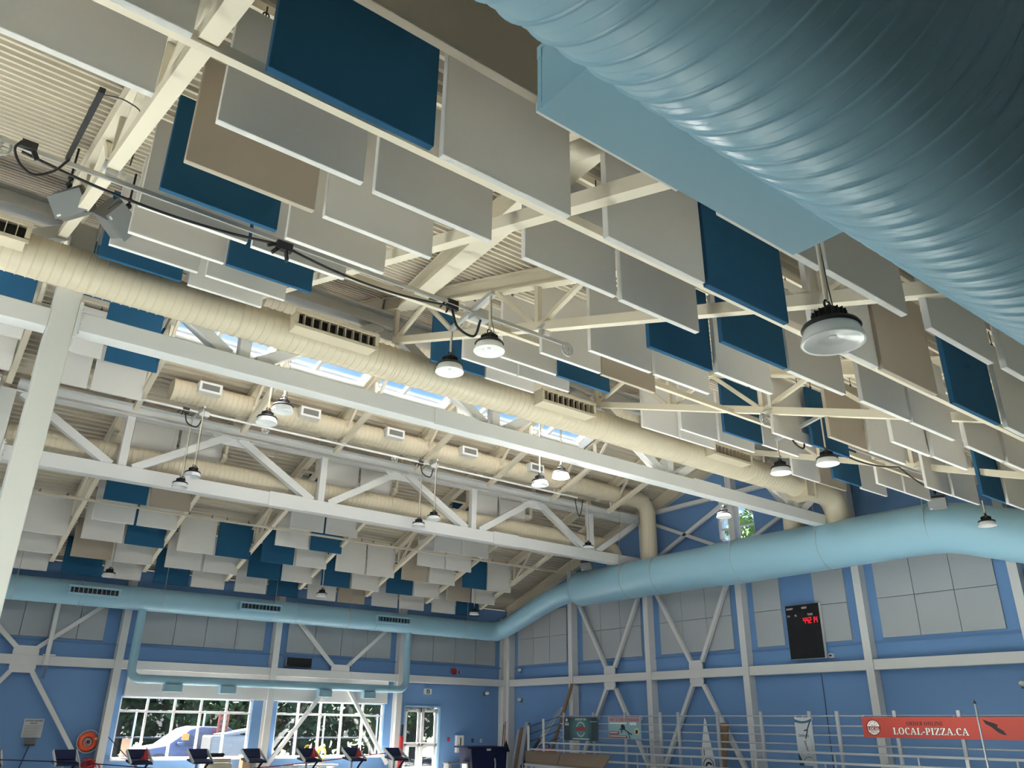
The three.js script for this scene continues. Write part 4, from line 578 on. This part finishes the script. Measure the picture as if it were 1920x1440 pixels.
banner('teal_banner', 'dark teal printed banner with red emblem at the left end of the rail', 5.47, 6.99, 1.23, 1.87, (g, w, h) => {
  g.fillStyle = '#14303c'; g.fillRect(0, 0, w, h); const gr = g.createRadialGradient(w / 2, h / 2, 20, w / 2, h / 2, w * 0.45); gr.addColorStop(0, '#4d8f97'); gr.addColorStop(1, '#17353f'); g.fillStyle = gr; g.fillRect(w * 0.18, 0, w * 0.64, h);
  g.fillStyle = '#dfe8e8'; g.font = 'bold 52px sans-serif'; g.textAlign = 'center'; g.fillText('HOME OF THE', w / 2, 58); g.lineWidth = 26; g.strokeStyle = '#a9c9c6'; g.beginPath(); g.arc(w / 2, h * 0.52, h * 0.3, Math.PI * 1.1, Math.PI * 1.9); g.stroke(); g.beginPath(); g.arc(w / 2, h * 0.52, h * 0.3, Math.PI * 0.15, Math.PI * 0.85); g.stroke();
  g.fillStyle = '#a5363c'; g.beginPath(); g.ellipse(w / 2, h * 0.5, w * 0.16, h * 0.09, 0, 0, 7); g.fill(); g.beginPath(); g.moveTo(w * 0.5, h * 0.42); g.lineTo(w * 0.54, h * 0.3); g.lineTo(w * 0.56, h * 0.44); g.fill();
  g.fillStyle = '#cfe0df'; g.beginPath(); g.arc(w * 0.08, h * 0.12, 32, 0, 7); g.fill(); g.fillRect(w * 0.03, h * 0.24, 120, 14); g.fillRect(w * 0.03, h * 0.3, 120, 22); g.fillRect(w * 0.25, h * 0.91, w * 0.5, 18); g.fillRect(w * 0.78, h * 0.18, 190, 10);
});
banner('scuba_banner', 'pale blue scuba banner with a black diver figure on the rail', 7.42, 8.72, 1.32, 1.865, (g, w, h) => {
  g.fillStyle = '#8fb6bd'; g.fillRect(0, 0, w, h); g.fillStyle = '#b8a9b0'; g.fillRect(0, 0, w, h * 0.2); g.fillStyle = '#a8323d'; g.font = 'bold 92px sans-serif'; g.textAlign = 'center'; g.fillText('TRY SCUBA FORWARD', w / 2, 84, w * 0.92);
  g.fillStyle = '#e8f0f0'; g.fillRect(30, h * 0.25, w * 0.55, 30); g.fillRect(w * 0.66, h * 0.24, 210, 52); g.fillStyle = '#8f2f36'; g.fillRect(30, h * 0.68, 300, 62); g.fillRect(30, h * 0.86, 560, 46); g.fillStyle = '#e9d6d6'; g.fillRect(50, h * 0.71, 240, 24); g.fillRect(50, h * 0.885, 500, 18);
  g.strokeStyle = '#151a20'; g.lineWidth = 24; g.lineCap = 'round'; g.beginPath(); g.moveTo(450, 190); g.lineTo(520, 250); g.lineTo(640, 310); g.lineTo(740, 350); g.moveTo(620, 300); g.lineTo(690, 430); g.moveTo(460, 230); g.lineTo(360, 250); g.moveTo(470, 230); g.lineTo(400, 310); g.stroke(); g.fillStyle = '#151a20'; g.beginPath(); g.ellipse(470, 200, 70, 52, 0.5, 0, 7); g.fill();
  g.fillStyle = '#d8cfa8'; g.beginPath(); g.arc(w * 0.87, h * 0.66, 70, 0, 7); g.fill(); g.fillStyle = '#1a1a1c'; g.beginPath(); g.ellipse(w * 0.87, h * 0.68, 36, 44, 0.3, 0, 7); g.fill();
});
banner('pizza_banner', 'long red pizza banner with white lettering on the right rail', 15.34, 19.3, 1.47, 1.875, (g, w, h) => {
  const k = w / 396; g.fillStyle = '#bd4a40'; g.fillRect(0, 0, w, h); g.save(); g.scale(k, k); const H = 40.5; // 1 unit = 1 cm
  g.fillStyle = '#7c2b36'; g.beginPath(); g.arc(24, H / 2 + 0.5, 16, 0, 7); g.fill(); g.fillStyle = '#f2ede6'; g.beginPath(); g.arc(24, H / 2 + 0.5, 14, 0, 7); g.fill(); g.fillStyle = '#7c2b36'; g.fillRect(9, 18.5, 30, 8); g.fillStyle = '#f2ede6'; g.textAlign = 'center'; g.font = 'bold 7.6px serif'; g.fillText('LOCAL', 24, 25.4, 27); g.fillStyle = '#4a2a2a'; g.font = 'italic bold 5.5px serif'; g.fillText('PIZZA', 24, 32);
  g.fillStyle = '#2a2222'; for (let i = 0; i < 12; i++) { g.beginPath(); g.arc(24 + 9.5 * Math.cos(i * 2.4) * Math.sqrt((i + 1) / 12), 13 + 4 * Math.sin(i * 2.4), 0.8, 0, 7); g.fill(); }
  g.font = 'bold 9.5px serif'; g.fillStyle = '#221416'; g.fillText('ORDER ONLINE', 136, 15.5, 84); g.font = 'bold 18px serif'; g.lineWidth = 1.6; g.strokeStyle = '#5c1f24'; g.strokeText('LOCAL-PIZZA.CA', 144, 33.5, 188); g.fillStyle = '#f4f1ec'; g.fillText('LOCAL-PIZZA.CA', 144, 33.5, 188);
  g.fillStyle = '#2b1d20'; g.beginPath(); g.moveTo(252, 4); g.lineTo(262, 8); g.lineTo(272, 11); g.lineTo(278, 14); g.lineTo(276, 18); g.lineTo(286, 24); g.lineTo(291, 32); g.lineTo(284, 31); g.lineTo(276, 27); g.lineTo(266, 18); g.lineTo(256, 12); g.closePath(); g.fill(); g.restore();
});
{ // feather sail sign and society banner behind the rail
  const t = thing('sail_sign', 'white triangular sail sign with a round dark emblem behind the rail', 'sign', [-1.55, 0.4, 10.73]); const s = new THREE.Shape([[-0.22, 0], [0.24, 0], [0.2, 0.5], [0, 1.45], [-0.02, 1.45], [-0.22, 0.5]].map((p) => new THREE.Vector2(...p)));
  mesh('sail', new THREE.ExtrudeGeometry(s, { depth: 0.015, bevelEnabled: false }).rotateY(-Math.PI / 2).translate(-1.55, 0.4, 10.72), mat([0.84, 0.86, 0.88], 0.6), t); mesh('emblem', [new THREE.RingGeometry(0.15, 0.17, 30).rotateY(-Math.PI / 2).translate(-1.572, 0.74, 10.74), new THREE.RingGeometry(0.07, 0.12, 24, 1, 0.5, 4.6).rotateY(-Math.PI / 2).translate(-1.572, 0.7, 10.75)], M.dark, t); mesh('lettering', [0, 1, 2, 3, 4].map((i) => box(-1.57, 0.98 + i * 0.028, 10.62, 0.006, 0.016, 0.04)), M.dark, t); mesh('pole', tube(V(-1.53, 0, 10.73), V(-1.53, 1.8, 10.73), 0.012), M.rail, t);
}
banner('society_banner', 'tall white community society banner hanging behind the rail', 13.63, 14.08, 0.86, 1.865, (g, w, h) => {
  g.fillStyle = '#c3c9cf'; g.fillRect(0, 0, w, h); g.fillStyle = '#3e6479'; g.beginPath(); g.moveTo(0, 60); g.quadraticCurveTo(w * 0.5, 260, w, 40); g.lineTo(w, 150); g.quadraticCurveTo(w * 0.5, 330, 0, 190); g.fill();
  g.fillStyle = '#1f2a3a'; g.font = 'bold 170px sans-serif'; g.fillText('Community', 120, 820, 560); g.save(); g.translate(380, 980); g.rotate(1.35); g.fillText('Society', 0, 0, 720); g.restore(); g.lineWidth = 56; g.strokeStyle = '#26324a'; g.beginPath(); g.moveTo(w * 0.92, 150); g.lineTo(w * 0.7, 520); g.lineTo(w * 0.5, 560); g.moveTo(w * 0.72, 520); g.lineTo(w * 0.55, 900); g.stroke();
  g.fillStyle = '#2c4b60'; g.beginPath(); g.moveTo(0, h); g.lineTo(0, h * 0.72); g.lineTo(w * 0.3, h); g.fill(); g.lineWidth = 22; g.strokeStyle = '#333'; g.beginPath(); g.arc(w * 0.6, h * 0.97, 300, 3.3, 6.1); g.stroke();
}, RX - 0.07);
{
  const p = thing('guide_pole', 'slanting steel pole crossing the pizza banner', 'pole', [-4, 0, 18.7]); mesh('pole', tube(V(-4, 0, 18.75), V(-4, 2.06, 18.73), 0.018, 10), M.steel, p); mesh('cap', new THREE.ConeGeometry(0.026, 0.07, 10).translate(-4, 2.09, 18.73), M.dark, p);
  const b = thing('folding_table', 'brown folded table lying on a trolley before the bleachers', 'table', [-5.2, 0, 9.2]);
  const slab = (q, t) => { // sloping four-cornered board
    const lo = q.map((p) => p.clone().add(V(0, -t, 0))), pos = [], f = (A, B, C, D) => { for (const p of [A, B, C, A, C, D]) pos.push(p.x, p.y, p.z); };
    f(q[0], q[3], q[2], q[1]); f(lo[0], lo[1], lo[2], lo[3]); for (let i = 0; i < 4; i++) { const j = (i + 1) % 4; f(q[i], q[j], lo[j], lo[i]); }
    const g = new THREE.BufferGeometry(); g.setAttribute('position', new THREE.Float32BufferAttribute(pos, 3)); g.setAttribute('uv', new THREE.Float32BufferAttribute(new Float32Array(pos.length / 3 * 2), 2)); g.computeVertexNormals(); return g; };
  const A = V(-4.6, 1.0, 6.98), B = V(-4.9, 1.0, 10.61), C = V(-5.9, 0.78, 11.39), D = V(-5.4, 0.78, 8.0), L = (p, q, k) => p.clone().lerp(q, k);
  for (const [k0, k1] of [[0, 0.447], [0.453, 1]]) mesh('table_top', slab([L(A, B, k0), L(A, B, k1), L(D, C, k1), L(D, C, k0)], 0.05), M.brown, b);
  mesh('edge_frame', bar(V(-5.42, 0.71, 8.0), V(-5.92, 0.71, 11.39), 0.04, 0.05), M.rail, b); for (const p of [A, B, C, D]) mesh('leg', bar(V(p.x + (p.x < -5.2 ? 0.1 : -0.1), 0, p.z + (p === A || p === D ? 0.2 : -0.2)), V(p.x + (p.x < -5.2 ? 0.1 : -0.1), p.y - 0.06, p.z + (p === A || p === D ? 0.2 : -0.2)), 0.05, 0.05), M.rail, b);
  const w = thing('leaning_board', 'long brown plank leaning by the first gable column', 'plank', [-0.1, 0, 3.2]); mesh('plank', bar(V(-0.45, 0.02, 2.75), V(-0.04, 2.95, 3.78), 0.11, 0.04, V(1, 0, 0)), M.wood, w);
  const w2 = thing('leaning_board', 'short brown board standing behind the rail left of the sail sign', 'plank', [-0.2, 0, 10.3]); mesh('plank', bar(V(-0.5, 0.02, 10.2), V(-0.12, 1.75, 10.2), 0.26, 0.04, V(1, 0, 0)), M.wood, w2);
  const l = thing('pole_bundle', 'grey steel frame leaning on the gable wall by the corner', 'frame', [-0.9, 0, 3.4]); mesh('tube_loop', curve([V(-1.6, 0.02, 2.6), V(-1.0, 1.3, 3.3), V(-0.62, 2.15, 3.85), V(-0.62, 2.2, 3.95), V(-0.7, 2.1, 3.98), V(-1.05, 1.3, 3.5), V(-1.6, 0.02, 2.85)], 0.022, 60, 8), M.steel, l); mesh('dark_sleeve', tube(V(-1.45, 0.35, 2.8), V(-1.05, 1.2, 3.3), 0.06, 10), M.dark, l);
  [[0.82, 1.5, 0.1, M.rail, 'narrow white post'], [1.0, 1.55, 0.16, M.wood, 'brown board'], [1.13, 1.52, 0.05, M.rail, 'thin grey strip'], [1.27, 1.74, 0.16, M.rail, 'tall grey board'], [1.42, 1.72, 0.06, M.grey, 'dark grey strip']].forEach(([z, h, ww, m, n]) => { const o = thing('upright_board', `${n} standing upright against the gable wall by the corner column`, 'board', [-0.1, 0, z], 'boards standing in the corner'); mesh('board', bar(V(-0.35, 0.02, z), V(-0.02, h, z), ww, 0.035, V(1, 0, 0)), m, o); });
  const r = thing('red_bag', 'dark red equipment bag on the deck by the corner', 'bag', [-1.6, 0, 3.2]); mesh('bag', new THREE.SphereGeometry(0.5, 24, 16).scale(0.8, 0.95, 1.2).translate(-1.1, 0.5, 3.7), M.red, r); mesh('handle', new THREE.TorusGeometry(0.12, 0.02, 6, 16).rotateY(Math.PI / 2).translate(-1.1, 0.97, 3.7), M.dark, r);
  const k = thing('pole_hooks', 'slim red and black rescue poles leaning on the corner column', 'poles', [-0.3, 0, 0.3]); mesh('red_pole', tube(V(-0.5, 0.02, 0.5), V(-0.12, 1.75, 0.15), 0.016), M.red, k); mesh('black_pole', tube(V(-0.6, 0.02, 0.5), V(-0.2, 1.65, 0.15), 0.014), M.dark, k); mesh('net', new THREE.ConeGeometry(0.14, 0.4, 12).translate(-0.35, 0.95, 0.5), M.black, k);
}

// ---------------------------------------------------------------- outside the windows
{
  const g = structure('ground', [-12, -0.2, -20]); mesh('asphalt', box(-12, -0.3, -14, 120, 0.2, 27), M.asphalt, g); mesh('verge', box(-12, -0.3, -60, 200, 0.24, 66), mat([0.07, 0.10, 0.035], 0.95), g); mesh('side_ground', [box(60, -0.35, 20, 118, 0.2, 90), box(-80, -0.35, 20, 94, 0.2, 90), box(-16, -0.35, 60, 40, 0.2, 64)], M.asphalt, g);
  const leafM = [mat([0.055, 0.10, 0.028], 0.8, 0, { side: THREE.DoubleSide }), mat([0.10, 0.17, 0.045], 0.8, 0, { side: THREE.DoubleSide }), mat([0.035, 0.07, 0.025], 0.8, 0, { side: THREE.DoubleSide })], bark = mat([0.10, 0.08, 0.065], 0.95);
  const leaves = (n, cx, cy, cz, rx, ry, rz, s) => { const pos = [], uv = []; for (let i = 0; i < n; i++) { const a = rr(0, 6.283), b = Math.acos(rr(-1, 1)), r = Math.pow(rnd(), 0.4); const c = V(cx + rx * r * Math.sin(b) * Math.cos(a), cy + ry * r * Math.cos(b), cz + rz * r * Math.sin(b) * Math.sin(a)); const u = V(rr(-1, 1), rr(-1, 1), rr(-1, 1)).normalize(), w = V(rr(-1, 1), rr(-1, 1), rr(-1, 1)).cross(u).normalize(), q = s * rr(0.6, 1.4); const A = c.clone().addScaledVector(u, q), B = c.clone().addScaledVector(w, q * 0.5), C = c.clone().addScaledVector(u, -q), D = c.clone().addScaledVector(w, -q * 0.5); for (const p of [A, B, C, A, C, D]) { pos.push(p.x, p.y, p.z); uv.push(0, 0); } } const o = new THREE.BufferGeometry(); o.setAttribute('position', new THREE.Float32BufferAttribute(pos, 3)); o.setAttribute('uv', new THREE.Float32BufferAttribute(uv, 2)); o.computeVertexNormals(); return o; };
  for (let i = 0; i < 16; i++) {
    const x = -30 + i * 2.6 + rr(-0.5, 0.5), z = -13 - rr(0, 5), h = rr(9, 14), t = thing('tree', `dark leafy tree ${i < 8 ? 'behind the parked car' : 'behind the right window'}, ${word(i % 8)} from the left of its row`, 'tree', [x, -0.2, z], i < 8 ? 'trees behind the left window' : 'trees behind the right window');
    mesh('trunk', tube(V(x, -0.2, z), V(x + rr(-0.3, 0.3), h * 0.75, z), rr(0.14, 0.26), 9), bark, t); mesh('foliage', [leaves(900, x, h * 0.62, z, 2.2, h * 0.42, 2.2, 0.28), leaves(300, x + rr(-0.6, 0.6), 2.2, z + 0.6, 1.6, 1.7, 1.4, 0.2)], leafM[i % 3], t);
  }
  for (const [x, z, h, w] of [[8, 6.9, 9.6, 'left'], [9, 5.4, 10.4, 'middle'], [7.5, 8.4, 8.9, 'right']]) { const t = thing('tree', `sunlit tree through the octagonal gable window, ${w} of the three`, 'tree', [x, -0.2, z], 'trees beyond the octagonal window'); mesh('trunk', tube(V(x, -0.2, z), V(x, h * 0.85, z), 0.16, 9), bark, t); mesh('foliage', leaves(900, x, h * 0.85, z, 1.3, 1.6, 1.3, 0.16), leafM[1], t); }
  { const u = thing('hedge', 'dense dark undergrowth filling the view behind the trees', 'hedge', [-12, -0.2, -20], null, 'stuff'); mesh('leaves', leaves(9000, -12, 3.2, -20, 28, 4.4, 2.5, 0.42), leafM[2], u); }
  // parked car, seen from its left front side
  const c = thing('parked_car', 'pale lavender-blue car parked outside the left window', 'car', [-10, -0.2, -4.2]), body = mat([0.055, 0.065, 0.12], 0.4, 0.1);
  const prof = [[-1.75, 0.32], [-1.78, 0.62], [-1.6, 0.78], [-0.75, 0.92], [-0.05, 1.42], [0.25, 1.5], [1.2, 1.48], [1.95, 1.08], [2.5, 1.0], [2.6, 0.6], [2.55, 0.32]], car = new THREE.Shape(prof.map(([x, y]) => new THREE.Vector2(x, y)));
  for (const wx of [-0.98, 1.72]) car.holes.push(new THREE.Path().absarc(wx, 0.34, 0.0001, 0, 6.28, false));
  mesh('body', new THREE.ExtrudeGeometry(car, { depth: 1.55, bevelEnabled: true, bevelSize: 0.07, bevelThickness: 0.1, bevelSegments: 4 }).translate(-10.03, -0.1, -5.9), body, c);
  const win = new THREE.Shape([[-0.55, 0.95], [0.02, 1.36], [0.55, 1.42], [0.55, 0.97]].map((p) => new THREE.Vector2(...p))), win2 = new THREE.Shape([[0.65, 0.97], [0.65, 1.42], [1.15, 1.4], [1.7, 1.08], [1.6, 0.98]].map((p) => new THREE.Vector2(...p)));
  for (const w of [win, win2]) mesh('side_window', new THREE.ExtrudeGeometry(w, { depth: 0.02, bevelEnabled: false }).translate(-10.03, -0.1, -4.25), mat([0.05, 0.06, 0.09], 0.1), c);
  for (const wx of [-0.98, 1.72]) { const w = mesh('wheel', new THREE.TorusGeometry(0.24, 0.085, 12, 28).translate(-10.03 + wx, 0.23, -4.24), M.black, c); mesh('rim', new THREE.CylinderGeometry(0.2, 0.2, 0.1, 20).rotateX(Math.PI / 2).translate(-10.03 + wx, 0.23, -4.23), M.steel, w); mesh('wheel_arch', new THREE.RingGeometry(0.32, 0.42, 28, 1, 0, Math.PI).translate(-10.03 + wx, 0.22, -4.23), M.dark, c); }
  mesh('headlamp', rbox(-11.7, 0.6, -4.4, 0.2, 0.12, 0.3, 0.03), M.vinyl, c); mesh('mirror', rbox(-10.43, 0.92, -4.14, 0.16, 0.1, 0.16, 0.03), body, c);
  const cr = thing('white_tarp_stack', 'white covered stack right of the parked car outside', 'stack', [-9, -0.2, -3.2]); mesh('cover', rbox(-9.05, 0.55, -3.3, 1.6, 1.3, 1.0, 0.06), mat([0.13, 0.125, 0.115], 0.8), cr); mesh('ridge', bar(V(-9.5, 1.2, -3.3), V(-8.3, 1.4, -3.3), 0.9, 0.08), mat([0.13, 0.13, 0.125], 0.8), cr);
  const or = thing('orange_barrier', 'orange barrier panel with dark square holes outside the left window', 'barrier', [-9.1, -0.2, -4]); mesh('panel', rbox(-9.13, 0.9, -4.0, 0.36, 2.1, 0.08, 0.02), mat([0.22, 0.045, 0.015], 0.6), or); for (let i = 0; i < 5; i++) for (const s of [-1, 1]) mesh('hole', box(-9.13 + s * 0.08, 1.8 - i * 0.17, -3.952, 0.07, 0.09, 0.01), M.dark, or);
  const tb = thing('orange_notice', 'small orange notice stuck in the left window', 'notice', [-11.5, 1.2, -0.4]); mesh('sheet', box(-11.42, 1.2, -0.4, 0.2, 0.18, 0.006), mat([0.85, 0.45, 0.18], 0.7), tb); mesh('tape', box(-11.42, 1.295, -0.396, 0.06, 0.02, 0.004), M.vinyl, tb);
  const po = thing('tan_notice', 'tall tan paper notice in the lower left pane of the left window', 'notice', [-13.1, 0.9, -0.4]); mesh('sheet', box(-13.03, 0.92, -0.4, 0.22, 0.46, 0.006), mat([0.75, 0.5, 0.38], 0.7), po); mesh('tape', box(-13.03, 1.155, -0.396, 0.06, 0.02, 0.004), M.vinyl, po);
  const fe = thing('chain_fence', 'white three-rail fence beyond the car park', 'fence', [-12, -0.2, -8]); for (const y of [0.35, 1.05, 1.95]) mesh('rail', tube(V(-26, y, -8), V(-1, y, -8), 0.035), mat([0.10, 0.10, 0.10], 0.7), fe); for (let x = -26; x < 0; x += 2.5) mesh('post', tube(V(x, -0.2, -8), V(x, 2.0, -8), 0.04), M.vinyl, fe);
}
scene.traverse((o) => { if (o.isMesh) { o.castShadow = o.receiveShadow = true; } });
renderer.render(scene, camera);
